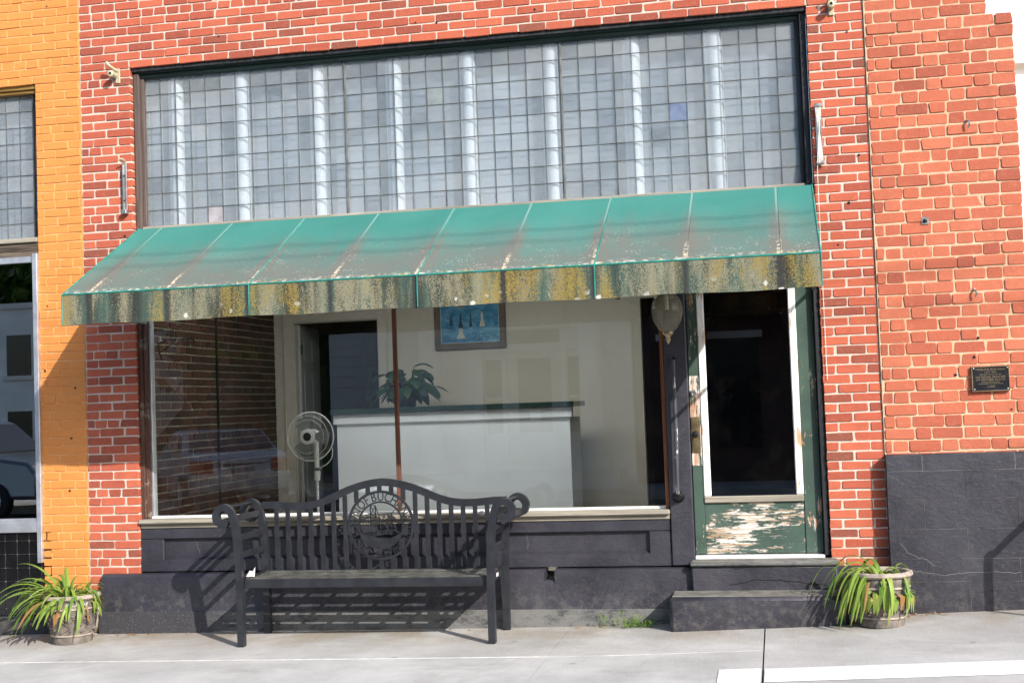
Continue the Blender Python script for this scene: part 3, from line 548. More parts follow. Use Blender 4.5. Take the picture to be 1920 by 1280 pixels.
bx('backing_board', 'backing_grey', OS, -2.4, -.905, .24, .26, 2.9, 4.05); bx('room_back', 'dark_room', OS, -2.4, -.94, 1.8, 1.9, -.1, 2.75); bx('room_side', 'dark_room', OS, -.935, -.9, .1, 1.8, -.1, 2.75); bx('room_ceiling', 'dark_room', OS, -2.4, -.94, .21, 1.8, 2.72, 2.78); bx('room_floor', 'dark_room', OS, -2.4, -.94, .21, 1.8, .2, .3); bx('room_side', 'dark_room', OS, -2.45, -2.4, .0, 1.8, -.1, 5.0); bx('window_side', 'painted_brick', OS, -.9, -.8925, .03, .25, .5, 4.04)
# loose stone lump between the two plinths
m = MB().sphere((-.455, -.03, .09), .075, 12, (.8, .55, 1.2)); r2 = random.Random(5); m.xf(lambda p: p+Vector((r2.gauss(0, .006), r2.gauss(0, .006), r2.gauss(0, .008)))); m.build('foundation_stone', 'stone', OB, False)
# white house beyond the right corner
WH = empty('white_house', (7.5, 1.5, 0), 'white clapboard house beyond the brick corner at upper right', 'house'); 
bx('wall', 'clapboard', WH, 6.0, 10, 1.62, 1.8, -.1, 3.98)
for k in range(28):
    MB().prism([(1.62, .2+k*.135), (1.613, .2+k*.135), (1.617, .335+k*.135), (1.62, .335+k*.135)], 6.0, 10, 'x').build('board', 'clapboard', WH)
bx('eave', 'clapboard', WH, 5.7, 10, 1.55, 1.8, 3.98, 4.02); bx('fascia', 'clapboard', WH, 5.7, 10, 1.53, 1.5495, 3.96, 4.35); MB().prism([(1.53, 4.3505), (1.8, 4.6), (3, 4.6), (3, 4.3505)], 5.7, 10, 'x').build('roof', 'far_grey', WH)
# ------------------------------------------------------------------ interior
ST = lambda o: tag(o, kind='structure')
FZ = .38
ST(bx('interior_floor', 'floor_boards', None, -.6, 4.9, .17, 7.0, FZ-.1, FZ)); ST(bx('ceiling', 'ceiling_tile', None, -.7, 4.9, .29, 7.0, 2.86, 2.96))
IW = bx('interior_brick_wall', 'mortar_grey', None, -.7, -.506, .3, 3.75, .2, 2.86, kind='structure')
BR = []
for k in range(37):
    z = FZ+.035+.067*k; hd = k % 6 == 2
    BR += [(y, z, wd, .056) for y, wd in run(.32, 3.65, .1 if hd else .2, .1 if k % 2 else 0, .011)]
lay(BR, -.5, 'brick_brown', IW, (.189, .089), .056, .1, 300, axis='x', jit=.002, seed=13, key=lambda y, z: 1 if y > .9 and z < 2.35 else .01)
bw = MB(); YB = 3.65; DX0, DX1, DZ = -.30, .585, 2.43
for a in ((-.7, DX0, YB, YB+.12, FZ, 2.86), (DX1, 3.18, YB, YB+.12, FZ, 2.86), (DX0, DX1, YB, YB+.12, DZ, 2.86), (3.6, 4.9, YB, YB+.12, FZ, 2.86), (3.18, 3.6, YB, YB+.12, 2.5, 2.86)): bw.box(*a)
BW = bw.build('interior_wall', 'beige_wall', None); BW['kind'] = 'structure'
for nm, a in (('door_casing', (DX0-.085, DX0, YB-.022, YB-.001, FZ, DZ+.085)), ('door_casing', (DX1, DX1+.085, YB-.022, YB-.001, FZ, DZ+.085)), ('door_casing', (DX0+.0005, DX1-.0005, YB-.022, YB-.001, DZ, DZ+.085)), ('door_stop', (DX0, DX0+.012, YB, YB+.12, FZ, DZ-.012)), ('door_stop', (DX1-.012, DX1, YB, YB+.12, FZ, DZ-.012)), ('door_stop', (DX0, DX1, YB, YB+.12, DZ-.0115, DZ)), ('casing_bead', (DX0-.10, DX0-.0855, YB-.03, YB-.001, FZ, DZ+.1)), ('casing_bead', (DX1+.0855, DX1+.1, YB-.03, YB-.001, FZ, DZ+.1))): bx(nm, 'trim_white', BW, *a, b=.003)
bx('wall_board', 'trim_white', BW, -.498, -.40, YB-.012, YB-.001, FZ, 2.86)
hr = MB()
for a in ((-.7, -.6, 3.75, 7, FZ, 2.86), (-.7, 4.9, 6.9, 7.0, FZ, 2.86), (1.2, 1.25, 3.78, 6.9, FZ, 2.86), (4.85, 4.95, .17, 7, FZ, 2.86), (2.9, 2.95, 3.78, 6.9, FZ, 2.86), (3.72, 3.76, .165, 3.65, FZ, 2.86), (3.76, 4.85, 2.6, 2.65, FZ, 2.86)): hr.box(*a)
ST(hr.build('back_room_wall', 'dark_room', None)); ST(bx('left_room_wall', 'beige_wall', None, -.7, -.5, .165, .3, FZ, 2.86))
# back window with lettering seen from behind
BWN = empty('back_window', (.35, 6.86, 1.3), 'dark back room window with reversed LOVE lettering, seen through the open door', 'window')
plain('faint_frame', (.10, .10, .10), .6, bump=0); plain('faint_letter', (.30, .31, .33), .7, bump=0)
bx('frame', 'faint_frame', BWN, -.55, .62, 6.87, 6.895, .9, 2.06); bx('pane', 'far_window', BWN, -.5, .57, 6.86, 6.8695, .95, 2.0)
m = MB(); add_text(m, 'LOVE', .26, .003, (.1, 6.855, 1.42), 0, 1.15, True); m.build('lettering', 'faint_letter', BWN)
# six panel door swung into the back room
DH = Vector((DX0+.016, YB+.1, FZ)); PD = empty('panel_door', DH, 'grey six panel door standing open behind the fan', 'door'); PD.rotation_euler = (0, 0, rad(97))
def dpart(nm, mat, x0, x1, y0, y1, z0, z1, b=.003):
    m = MB().box(x0, x1, y0, y1, z0, z1, b=b); me = m.build(nm, mat, None); me.parent = PD; return me
dpart('leaf', 'door_paint', .0, .85, -.02, .02, .01, 2.03)
for x0, x1 in ((.12, .37), (.48, .73)):
    for z0, z1 in ((.22, .82), (.98, 1.55), (1.67, 1.9)): dpart('panel', 'door_paint', x0, x1, -.026, -.0205, z0, z1, .004); dpart('panel', 'door_paint', x0, x1, .0205, .026, z0, z1, .004)
for z in (.25, 1.05, 1.78): dpart('hinge', 'brass_dull', -.012, .03, -.03, -.021, z-.05, z+.05, .002)
dpart('knob', 'brass_dull', .78, .82, -.07, -.0205, .93, .97, .012)
IB = empty('iron_bracket', (-.03, .17, 1.95), 'thin black iron plant bracket inside the window at upper left', 'bracket')
MB().tube([(-.035, .17, 2.12), (-.035, .17, 1.99)], .004, 6).build('upright', 'black_metal', IB); MB().tube(crom([(-.035, .17, 2.1), (.1, .18, 2.1), (.22, .19, 2.095), (.235, .19, 2.075), (.22, .19, 2.06), (.205, .19, 2.07)]), .004, 6).build('arm', 'black_metal', IB, True); MB().tube([(-.035, .17, 2.0), (.1, .18, 2.095)], .0035, 6).build('brace', 'black_metal', IB)
tag(MB().tube([(-.488, 2.22, FZ), (-.488, 2.22, 2.86)], .011, 8).build('conduit', 'black_metal', None, True), 'thin vertical conduit on the interior brick wall', 'conduit')
# ceiling lights in the shop
def emis(name, col, st):
    k = NT(name); e = k.node('ShaderNodeEmission', {'Color': col, 'Strength': st}); k.l.new(e.outputs[0], k.out.inputs[0]); MT[name] = k.m
emis('lamp_diffuser', (1.0, .97, .92), 12.0)
for lx, ly, lb in ((1.0, 1.35, 'lit ceiling light inside the shop above the fan'), (2.55, 1.75, 'lit ceiling light inside the shop near the painting')):
    t = empty('ceiling_light', (lx, ly, 2.86), lb, 'ceiling light', 'ceiling lights in the shop'); bx('housing', 'white_paint', t, lx-.62, lx+.62, ly-.17, ly+.17, 2.80, 2.8595, b=.004); bx('diffuser', 'lamp_diffuser', t, lx-.59, lx+.59, ly-.14, ly+.14, 2.782, 2.7995)
# counter
CT = empty('counter', (1.55, 2.7, FZ), 'white reception counter with dark green top seen through shop window', 'counter')
bx('front', 'counter_white', CT, .49, 2.63, 2.6, 2.64, FZ, 1.405); bx('side', 'counter_white', CT, 2.59, 2.63, 2.6401, 3.2, FZ, 1.405); bx('side', 'counter_white', CT, .49, .53, 2.6401, 3.2, FZ, 1.405); bx('moulding', 'counter_white', CT, .462, 2.655, 2.575, 2.66, 1.4055, 1.497, b=.006); bx('top', 'counter_green', CT, .44, 2.675, 2.54, 3.25, 1.4975, 1.545, b=.006)
# framed picture
PC = empty('picture', (1.52, YB-.02, 2.3), 'blue garden painting in a brown frame on the beige back wall', 'picture')
bx('canvas', 'painting_canvas', PC, 1.23, 1.81, YB-.024, YB-.001, 2.15, 2.62); bx('frame', 'brown_wood', PC, 1.165, 1.875, YB-.03, YB-.001, 2.085, 2.148, b=.004)
plain('picture_frame', (.13, .09, .07), .5, bump=0); plain('picture_edge', (.45, .66, .72), .5, bump=0); plain('figure_dark', (.02, .05, .09), .6, bump=0); plain('figure_pale', (.62, .66, .58), .6, bump=0)
for o in PC.children:
    if o.name.startswith('frame'): o.data.materials[0] = MT['picture_frame']
bx('frame', 'picture_frame', PC, 1.165, 1.228, YB-.03, YB-.001, 2.1482, 2.685, b=.004); bx('frame', 'picture_frame', PC, 1.812, 1.875, YB-.03, YB-.001, 2.1482, 2.685, b=.004); bx('frame', 'picture_frame', PC, 1.2283, 1.8117, YB-.03, YB-.001, 2.622, 2.685, b=.004)
m = MB(); [m.box(*a) for a in ((1.2285, 1.8115, YB-.026, YB-.0242, 2.1485, 2.153), (1.2285, 1.233, YB-.026, YB-.0242, 2.1535, 2.62), (1.807, 1.8115, YB-.026, YB-.0242, 2.1535, 2.62))]; m.build('slip', 'picture_edge', PC)
def fig(x, z, h, w, mt):
    m = MB(); m.prism([(x-w, z), (x+w, z), (x+w*.35, z+h*.55), (x+w*.45, z+h*.75), (x+w*.25, z+h), (x-w*.25, z+h), (x-w*.45, z+h*.75), (x-w*.35, z+h*.55)], YB-.0255, YB-.0243); m.build('painted_figure', mt, PC)
fig(1.335, 2.32, .11, .018, 'figure_dark'); fig(1.43, 2.19, .10, .05, 'figure_pale'); fig(1.43, 2.295, .14, .024, 'figure_dark'); fig(1.53, 2.30, .13, .016, 'figure_dark'); fig(1.645, 2.30, .14, .03, 'figure_pale')
# fan
FN = empty('pedestal_fan', (.56, 1.8, FZ), 'white pedestal fan standing beside the counter behind glass', 'fan'); fc = Vector((.555, 1.72, 1.325)); r_ = .205
m = MB()
for k in range(72):
    a = 2*math.pi*k/72; d = Vector((math.cos(a), 0, math.sin(a))); m.tube([fc+d*.07+Vector((0, -.075, 0)), fc+d*.14+Vector((0, -.068, 0)), fc+d*.185+Vector((0, -.045, 0)), fc+d*r_], .0008, 4, False)
m.build('front_grille', 'fan_plastic', FN)
m = MB()
for rr_, yy, th in ((r_, 0, .005), (.175, -.052, .0015), (.14, -.068, .0015)):
    m.tube([fc+Vector((rr_*math.cos(2*math.pi*k/48), yy, rr_*math.sin(2*math.pi*k/48))) for k in range(49)], th, 6, False)
m.build('rim', 'fan_plastic', FN, True)
rot90 = lambda c: (lambda p: Vector((c.x+p.x, c.y+p.z, c.z+p.y)))
MB().lathe([(.036, -.082), (.062, -.08), (.066, -.07), (.03, -.06)], (0, 0, 0), 28).xf(rot90(fc)).build('hub_ring', 'fan_plastic', FN, True); MB().lathe([(.0005, -.0815), (.0355, -.081), (.036, -.07)], (0, 0, 0), 24).xf(rot90(fc)).build('badge', 'black_metal', FN, True)
MB().lathe([(.001, .03), (.055, .03), (.06, .09), (.045, .16), (.001, .17)], (0, 0, 0), 24).xf(rot90(fc)).build('motor', 'fan_plastic', FN, True)
for k in range(3):
    m = MB(); a0 = 2*math.pi*k/3; P = []
    for (rr_, da) in ((.03, -.3), (.10, -.55), (.17, -.5), (.18, .1), (.15, .45), (.05, .4)): P.append((fc.x+rr_*math.cos(a0+da), fc.z+rr_*math.sin(a0+da)))
    m.prism(P, fc.y-.012, fc.y-.008); m.build('blade', 'fan_blade', FN)
m = MB().tube([(.555, 1.86, 1.28), (.555, 1.86, 1.06)], .021, 14); m.build('neck', 'fan_plastic', FN, True); bx('collar', 'fan_blade', FN, .528, .582, 1.835, 1.885, 1.03, 1.058, b=.006); MB().tube([(.555, 1.86, 1.03), (.555, 1.86, .95)], .026, 14).build('sleeve', 'fan_plastic', FN, True); MB().tube([(.555, 1.86, .95), (.555, 1.86, FZ+.04)], .011, 12).build('pole', 'fan_plastic', FN, True); MB().lathe([(.001, 0), (.2, 0), (.2, .015), (.05, .035), (.001, .04)], (.555, 1.86, FZ), 28).build('base', 'fan_plastic', FN, True)
MB().tube(crom([(.71, 1.83, 1.22), (.70, 1.83, 1.14), (.66, 1.83, 1.09), (.60, 1.84, 1.06), (.57, 1.85, 1.03)]), .004, 6).build('cord', 'fan_plastic', FN, True)
# counter plant
CP = empty('potted_plant', (1.06, 2.95, 1.545), 'dark leafy potted plant on the counter behind the mullion', 'plant'); rp = random.Random(4)
MB().lathe([(.001, 0), (.075, 0), (.095, .12), (.1, .13), (.085, .13), (.001, .115)], (1.06, 2.95, 1.5455), 20).build('pot', 'soil', CP, True)
def leaf(base, az_, el, ln, wd, droop, n=7, fold=.25):
    m = MB(); p = Vector(base); d = Vector((math.cos(az_)*math.cos(el), math.sin(az_)*math.cos(el), math.sin(el))); side = Vector((-math.sin(az_), math.cos(az_), 0)); rows = []
    for k in range(n+1):
        t = k/n; ww = wd*math.sin(math.pi*min(1, t*.93+.05))**.8; nrm = side.cross(d).normalized(); rows.append((p-side*ww+nrm*ww*fold, p.copy(), p+side*ww+nrm*ww*fold)); p = p+d*(ln/n); d = (d+Vector((0, 0, -droop/n))).normalized()
    for a, b, c in rows: m.v += [tuple(a), tuple(b), tuple(c)]
    for k in range(n):
        i = 3*k; m.f += [(i, i+1, i+4, i+3), (i+1, i+2, i+5, i+4)]
    return m
for k in range(80):
    a = k*2.4+rp.uniform(-.3, .3); el = rp.uniform(.1, 1.4); h = rp.uniform(.05, .24); b = Vector((1.06+.03*math.cos(a), 2.95+.03*math.sin(a), 1.66))
    tip = b+Vector((math.cos(a)*math.cos(el), math.sin(a)*math.cos(el), math.sin(el)))*h*1.1
    lf = leaf(tip, a, el*.4, rp.uniform(.15, .23), rp.uniform(.038, .06), rp.uniform(1.2, 2.6)); lf.build('leaf', 'dark_leaf', CP, True); MB().tube([b, tip], .004, 5).build('stalk', 'dark_leaf', CP)
# ------------------------------------------------------------------ awning
AW = empty('awning', (2.3, 0, 2.9), 'faded green canvas awning with lichen covered valance over the shopfront', 'awning'); AX0, AX1, AD, AT, AF, AV = -.085, 4.709, 1.08, 2.905, 2.343, 2.148
SEAM = [AX0]+[.105+.5475*k for k in range(9)]+[AX1]
for a, b in zip(SEAM, SEAM[1:]):
    m = MB(); nx, ny = 6, 8
    for j in range(ny+1):
        for i in range(nx+1):
            t = j/ny; s_ = i/nx; sag = .014*math.sin(math.pi*s_)*math.sin(math.pi*t); m.v.append((a+(b-a)*s_, -AD*t, AT+(AF-AT)*t-sag))
    for j in range(ny):
        for i in range(nx): q = j*(nx+1)+i; m.f.append((q, q+1, q+nx+2, q+nx+1))
    n0 = len(m.v); f0 = list(m.f); m.v += [(x, y+.001, z-.003) for x, y, z in m.v]; m.f += [tuple(reversed([n0+k for k in f])) for f in f0]
    m.build('canopy_panel', 'awning_cloth', AW, True)
for k in range(1, 10):
    x = SEAM[k]; m = MB().tube([(x, -AD*t, AT+(AF-AT)*t+.001) for t in (0, .25, .5, .75, 1)], .0045 if k in (3, 5, 7) else .003, 6); m.build('seam', 'awning_piping' if k in (3, 5, 7) else 'awning_cloth', AW, True)
VS = [AX0, 1.2, 2.295, 3.39, AX1]
for a, b in zip(VS, VS[1:]):
    m = MB(); n = 10
    for j in range(4):
        for i in range(n+1): s_ = i/n; m.v.append((a+(b-a)*s_, -AD-.004+.006*math.sin(9*(a+(b-a)*s_))*j/3, AF-.004+(AV-AF)*j/3+(.004*math.sin(7*(a+(b-a)*s_)) if j == 3 else 0)))
    for j in range(3):
        for i in range(n): q = j*(n+1)+i; m.f.append((q, q+1, q+n+2, q+n+1))
    n0 = len(m.v); f0 = list(m.f); m.v += [(x, y+.004, z) for x, y, z in m.v]; m.f += [tuple(reversed([n0+k for k in f])) for f in f0]
    m.build('valance', 'awning_valence', AW, True)
for x in VS: MB().tube([(x, -AD-.006, AF), (x, -AD-.006, AV)], .0045, 6).build('piping', 'awning_piping', AW, True)
MB().tube([(AX0+(AX1-AX0)*t/20, -AD-.003, AF+.001) for t in range(21)], .006, 6).build('piping', 'awning_piping', AW, True)
for x in (AX0, AX1):
    MB().tube([(x, 0, AT), (x, -AD, AF)], .006, 6).build('piping', 'awning_piping', AW, True); sg = 1 if x < 1 else -1
    m = MB(); m.prism([(0, AT-.003), (-AD, AF-.005), (-AD, AV+.004), (-AD*.92, AV+.03), (0, AF-.02)], x+.002*sg, x+.005*sg, 'x'); 
plain('awning_under', (.02, .06, .05), .8, bump=0); plain('frame_metal', (.16, .15, .14), .5, .5)
for a in ((AX0+.02, AX1-.02, -AD+.012, -AD+.03, AV+.01, AV+.028), (AX0+.02, AX1-.02, -AD+.012, -AD+.03, AF-.04, AF-.02)): bx('frame_bar', 'frame_metal', AW, *a)
for x in (AX0+.012, 1.2, 2.295, 3.39, AX1-.03): bx('frame_arm', 'frame_metal', AW, x, x+.018, -AD+.03, .03, AV+.065, AV+.083); MB().tube([(x+.009, -.01, AT-.03), (x+.009, -AD+.02, AF-.03)], .009, 6).build('frame_rafter', 'frame_metal', AW)
# ------------------------------------------------------------------ bench
BN = empty('bench', (1.743, -.38, .02), 'black metal bench with town seal medallion and scrolled arms', 'bench'); CXB = 1.743
sp = crom([(.897, .0), (.897, .25), (.895, .45), (.89, .6), (.88, .73), (.864, .83), (.84, .893), (.8, .92), (.762, .905), (.74, .867), (.75, .826), (.782, .81)], 5)
ybk = lambda z: -.135-.05*max(0, (1.0-z))
def side(s):
    for y0, y1, rear in ((-.645, -.60, 0), (-.185, -.14, 1)):
        path = [((p.x if s < 0 else 2*CXB-p.x), p.y) for p in sp]; g = gz(path[0][0], y0)+.004; path[0] = (path[0][0], g)
        m = MB().band(path, .046, y0, y1); ex, ez = path[-1]
        kc = [(ex+(.014 if s < 0 else -.014)+.03*math.cos(2*math.pi*k/18), ez+.002+.03*math.sin(2*math.pi*k/18)) for k in range(18)]; m.prism(kc, y0-.001, y1+.001)
        o = m.build('leg', 'bench_paint', BN, True); o['label'] = ('rear' if rear else 'front')+' leg curling outward into an arm scroll'
    for (x, z, ho) in ((.80, .925, 1), (.765, .822, 2), (.866, .845, 0), (.886, .715, 0), (.893, .60, 0)):
        X = x if s < 0 else 2*CXB-x
        if ho == 1: a = (X-.02, X+.02, -.60, -.185, z-.012, z-.004)
        elif ho == 2: a = (X-.004, X+.004, -.60, -.185, z-.018, z+.018)
        else: a = (X-.005, X+.005, -.60, -.185, z-.02, z+.02)
        bx('arm_slat', 'bench_paint', BN, *a, b=.001)
side(-1); side(1)
drop = [0, 4, 12, 25, 40, 60, 82, 103, 120, 130, 135, 136, 134, 130, 126]; stp = .79/14
zrail = lambda x: (lambda q: 1.062-(drop[min(int(q), 13)]*(1-q % 1)+drop[min(int(q)+1, 14)]*(q % 1))/3.097/287)(min(13.99, abs(x-CXB)/stp))
m = MB(); path = [(.872+(2*(CXB-.872))*k/60, 0) for k in range(61)]; path = [(x, zrail(x)-.026) for x, _ in path]; m.band(path, .05, -.165, -.145); m.build('top_rail', 'bench_paint', BN, True)
mcx, mcz, mr = CXB-.012, .742, .236
for k in range(19):
    x = .977+.0838*k*.995
    if x > 2.53: break
    zt = zrail(x)-.05
    dx = abs(x-mcx); segs = [(.43, zt)]
    if dx < mr: hgt = math.sqrt(mr*mr-dx*dx); segs = [(.43, mcz-hgt+.006), (mcz+hgt-.006, zt)]
    for z0, z1 in segs:
        if z1-z0 > .008: bx('back_slat', 'bench_paint', BN, x-.0155, x+.0155, -.163, -.150, z0, z1, b=.001)
MD = empty('medallion', (mcx, -.157, mcz)); MD.parent = BN; MD.location = Vector((mcx, -.157, mcz))-BN.location; MD['label'] = 'round town seal cut out of plate with bridge and lettering'
circ = lambda r, n=64: [(mcx+r*math.cos(2*math.pi*k/n), mcz+r*math.sin(2*math.pi*k/n)) for k in range(n+1)]
MB().band(circ(mr-.008), .017, -.166, -.152).build('outer_ring', 'bench_paint', MD, True); MB().band(circ(.158), .011, -.166, -.152).build('inner_ring', 'bench_paint', MD, True)
LET = [('T', -152), ('H', -139), ('E', -126), ('T', -111), ('O', -97), ('W', -80), ('N', -62), ('O', -44), ('F', -30), ('B', -14), ('U', 1), ('C', 16), ('H', 31), ('A', 46), ('N', 61), ('A', 75), ('N', 89)]+[(c, 104+8.2*i) for i, c in enumerate('VIRGINIA')]
for c, a in LET:
    al = rad(a); r_l = .192; m = MB(); big = a < 95; add_text(m, c, .085 if big else .06, .004, (mcx+r_l*math.sin(al), -.159, mcz+r_l*math.cos(al)), -al, .82 if big else .75); m.build('letter', 'bench_paint', MD)
m = MB(); add_text(m, 'EST', .034, .004, (mcx, -.161, mcz-.186), 0, 1.3); m.build('letter', 'bench_paint', MD); m = MB(); add_text(m, '1811', .034, .004, (mcx, -.161, mcz-.212), 0, 1.1); m.build('letter', 'bench_paint', MD)
m = MB(); ln = lambda a, b, w_=.005: m.band([(mcx+a[0], mcz+a[1]), (mcx+b[0], mcz+b[1])], w_, -.162, -.156)
ln((-.071, -.05), (-.071, .135), .007); ln((-.030, -.05), (-.036, .135), .007); ln((-.071, .135), (-.036, .135)); ln((-.071, .135), (-.036, .07), .004); ln((-.036, .135), (-.071, .07), .004); ln((-.071, .07), (-.033, .07)); ln((-.071, .07), (-.033, .0), .004); ln((-.033, .07), (-.071, .0), .004); ln((-.071, 0), (-.03, 0))
ln((.052, -.03), (.052, .08)); ln((.078, -.03), (.078, .08)); ln((.052, .08), (.078, .03), .003); ln((.078, .08), (.052, .03), .003); ln((.052, .08), (.078, .08))
for a, b in (((-.155, .05), (-.11, .07)), ((-.11, .07), (-.071, .075)), ((-.036, .13), (-.01, .06)), ((-.01, .06), (.02, .0)), ((.02, 0), (.052, .0)), ((-.033, .07), (.06, .078)), ((.078, .08), (.11, .11)), ((.11, .11), (.155, .115)), ((-.01, .06), (.0, -.04)), ((.02, .07), (.08, -.02)), ((-.15, .03), (-.071, .06))): ln(a, b, .0045)
for x in (-.145, -.125, -.105, -.09): ln((x, -.055), (x, .05), .003)
ln((-.16, -.052), (.1, -.035), .008); ln((-.14, -.085), (.08, -.05), .008)
for k in range(15): x = -.14+.015*k; ln((x, -.084+.0023*k), (x+.012, -.052+.0012*k), .004)
ln((.1, -.035), (.155, -.07), .005); m.build('bridge_cutout', 'bench_paint', MD)
low = [(mcx+.158*math.cos(rad(a)), mcz+.158*math.sin(rad(a))) for a in range(-160, -19, 7)]+[(mcx+.06, mcz-.09), (mcx-.02, mcz-.085)]
MB().prism(low, -.163, -.156).build('lower_plate', 'bench_paint', MD)
ss = MB()
for k in range(5):
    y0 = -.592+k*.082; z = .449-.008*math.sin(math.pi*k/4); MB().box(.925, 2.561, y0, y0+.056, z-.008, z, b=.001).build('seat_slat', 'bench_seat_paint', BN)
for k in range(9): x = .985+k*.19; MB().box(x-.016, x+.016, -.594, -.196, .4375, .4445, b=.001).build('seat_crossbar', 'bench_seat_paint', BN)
bx('front_apron', 'bench_paint', BN, .921, 2.565, -.612, -.596, .385, .443, b=.004); bx('rear_apron', 'bench_paint', BN, .921, 2.565, -.188, -.176, .392, .45, b=.004)
for x in (.905, 2.575): MB().prism([(-.6, .40), (-.6, .462), (-.5, .448), (-.3, .446), (-.186, .47), (-.186, .405)], x-.008, x+.008, 'x').build('side_apron', 'bench_paint', BN)
bx('sticker', 'white_paint', BN, 2.5835, 2.5845, -.42, -.36, .418, .442)
m = MB(); m.q((.93, -.60, .459), (.985, -.59, .459), (.985, -.575, .52), (.965, -.575, .49), (.945, -.575, .495)); o = m.build('paper_scrap', 'white_paint', None); tag(o, 'scrap of white paper caught at the left end of the bench seat', 'paper'); md = o.modifiers.new('solidify', 'SOLIDIFY'); md.thickness = .001
HR = empty('shadow_rail', (6.2, -.62, gz(6.2, -.62)), 'unseen pipe past the right edge, known by its slanting shadow on the black plinth', 'shadow_rail')  # Added out of view, standing in for whatever unknown object shades the plinth
MB().tube(crom([(6.2, -.09, .94), (6.2, -.3, .93), (6.2, -.56, .91), (6.2, -.62, .86), (6.2, -.62, gz(6.2, -.62))], 6), .021, 10).build('rail', 'bench_paint', HR, True); bx('foot_plate', 'bench_paint', HR, 6.14, 6.26, -.68, -.56, gz(6.2, -.62)-.004, gz(6.2, -.62)+.01); bx('wall_plate', 'bench_paint', HR, 6.15, 6.25, -.108, -.096, .89, .99)
# ------------------------------------------------------------------ planters
def planter(cx, cy, label, rot):
    z0 = gz(cx, cy); t = empty('planter', (cx, cy, z0), label, 'planter', 'embossed planters by the wall'); c = (cx, cy, z0)
    MB().lathe([(.001, .012), (.125, .0), (.135, .0), (.138, .05), (.142, .052), (.172, .235), (.18, .285), (.17, .3), (.15, .3), (.15, .27), (.001, .265)], c, 40).build('body', 'pot_stone', t, True)
    for zc, rc_, th in ((.055, .1405, .007), (.238, .174, .007)): MB().tube([(cx+rc_*math.cos(2*math.pi*k/48), cy+rc_*math.sin(2*math.pi*k/48), z0+zc) for k in range(49)], th, 8, False).build('band', 'pot_light', t, True)
    MB().lathe([(.172, .293), (.188, .298), (.198, .31), (.196, .325), (.182, .332), (.165, .328), (.158, .31), (.158, .29)], c, 48).build('rim', 'pot_light', t, True); MB().lathe([(.001, .292), (.158, .288)], c, 24).build('soil', 'soil', t)
    m = MB(); rp = random.Random(int(cx*10)); sf = lambda a, z: (cx+(.142+.03*(z-.052)/.183+.003)*math.cos(a), cy+(.142+.03*(z-.052)/.183+.003)*math.sin(a), z0+z)
    for k in range(7):
        a0 = rot+k*2*math.pi/7; m.tube([sf(a0+.1*t_+.28*math.sin(t_*1.1), .08+.02*t_) for t_ in [q*.35 for q in range(20)]], .0055, 6); m.tube([sf(a0+.5+.16*math.cos(t_)*(1-t_/9), .15+.05*math.sin(t_)*(1-t_/9)) for t_ in [q*.4 for q in range(18)]], .005, 6)
        for q in range(9): aa = a0+rp.uniform(0, .9); zz_ = rp.uniform(.075, .22); m.sphere(sf(aa, zz_), rp.uniform(.008, .014), 8, (1, 1, .7))
    m.build('relief', 'pot_stone', t, True); return t
P1 = planter(-.475, -.36, 'embossed planter of daylilies by the orange wall', .2); P2 = planter(4.995, -.405, 'embossed planter of drooping daylilies beside the door step', 1.1)
m = MB(); rp = random.Random(2); zt_ = gz(-.475, -.36)+.268
for k in range(16):
    ca = rad(-74+3.2*k)+rp.gauss(0, .01); q = lambda da, dz: (-.475+.1795*math.cos(ca+da), -.36+.1795*math.sin(ca+da), zt_+dz)
    m.tube([q(0, rp.uniform(-.012, -.004)), q(rp.uniform(-.03, .03), 0), q(rp.uniform(0, .05), rp.uniform(.004, .014))], .0016, 4)
m.build('worn_lettering', 'white_paint', P1)
def daylily(cx, cy, zt, label, seed, n, droopk, lean):
    t = empty('daylily', (cx, cy, zt), label, 'plant', 'daylilies in the planters'); rp = random.Random(seed)
    for k in range(n):
        a = rp.uniform(0, 2*math.pi); d = rp.uniform(0, .11); b = Vector((cx+d*math.cos(a), cy+d*math.sin(a), zt-.03)); a2 = a+rp.uniform(-.9, .9); el = rp.uniform(.5, 1.4); ln_ = rp.uniform(.16, .36)+.16*max(0, -math.cos(a2)); lf = leaf(b, a2, el, ln_, rp.uniform(.009, .018), droopk*rp.uniform(.7, 1.35), 11, .35)
        lf.xf(lambda p: p+Vector((lean[0], lean[1], 0))*max(0, (p-b).length)); 
        def keep(p):
            q = p.copy(); g = gz(q.x, q.y)+.015
            if q.z < g: q.z = g
            if q.y > -.125: q.y = -.125-.15*(q.y+.125)*0
            dd = math.hypot(q.x-cx, q.y-cy)
            if q.z < zt+.03 and dd < .205 and (p-b).length > .12: s_ = .205/max(dd, .01); q.x = cx+(q.x-cx)*s_; q.y = min(-.125, cy+(q.y-cy)*s_)
            return q
        lf.xf(keep); lf.build('leaf', 'daylily_leaf' if rp.random() > .09 else 'dry_leaf', t, True)
daylily(-.475, -.36, gz(-.475, -.36)+.3, 'arching green daylily clump in the planter by the orange wall', 31, 105, 3.2, (-.30, -.02)); daylily(4.995, -.405, gz(5, -.405)+.3, 'wilting daylily clump with hanging leaves beside the door step', 32, 100, 5.6, (-.22, -.05))
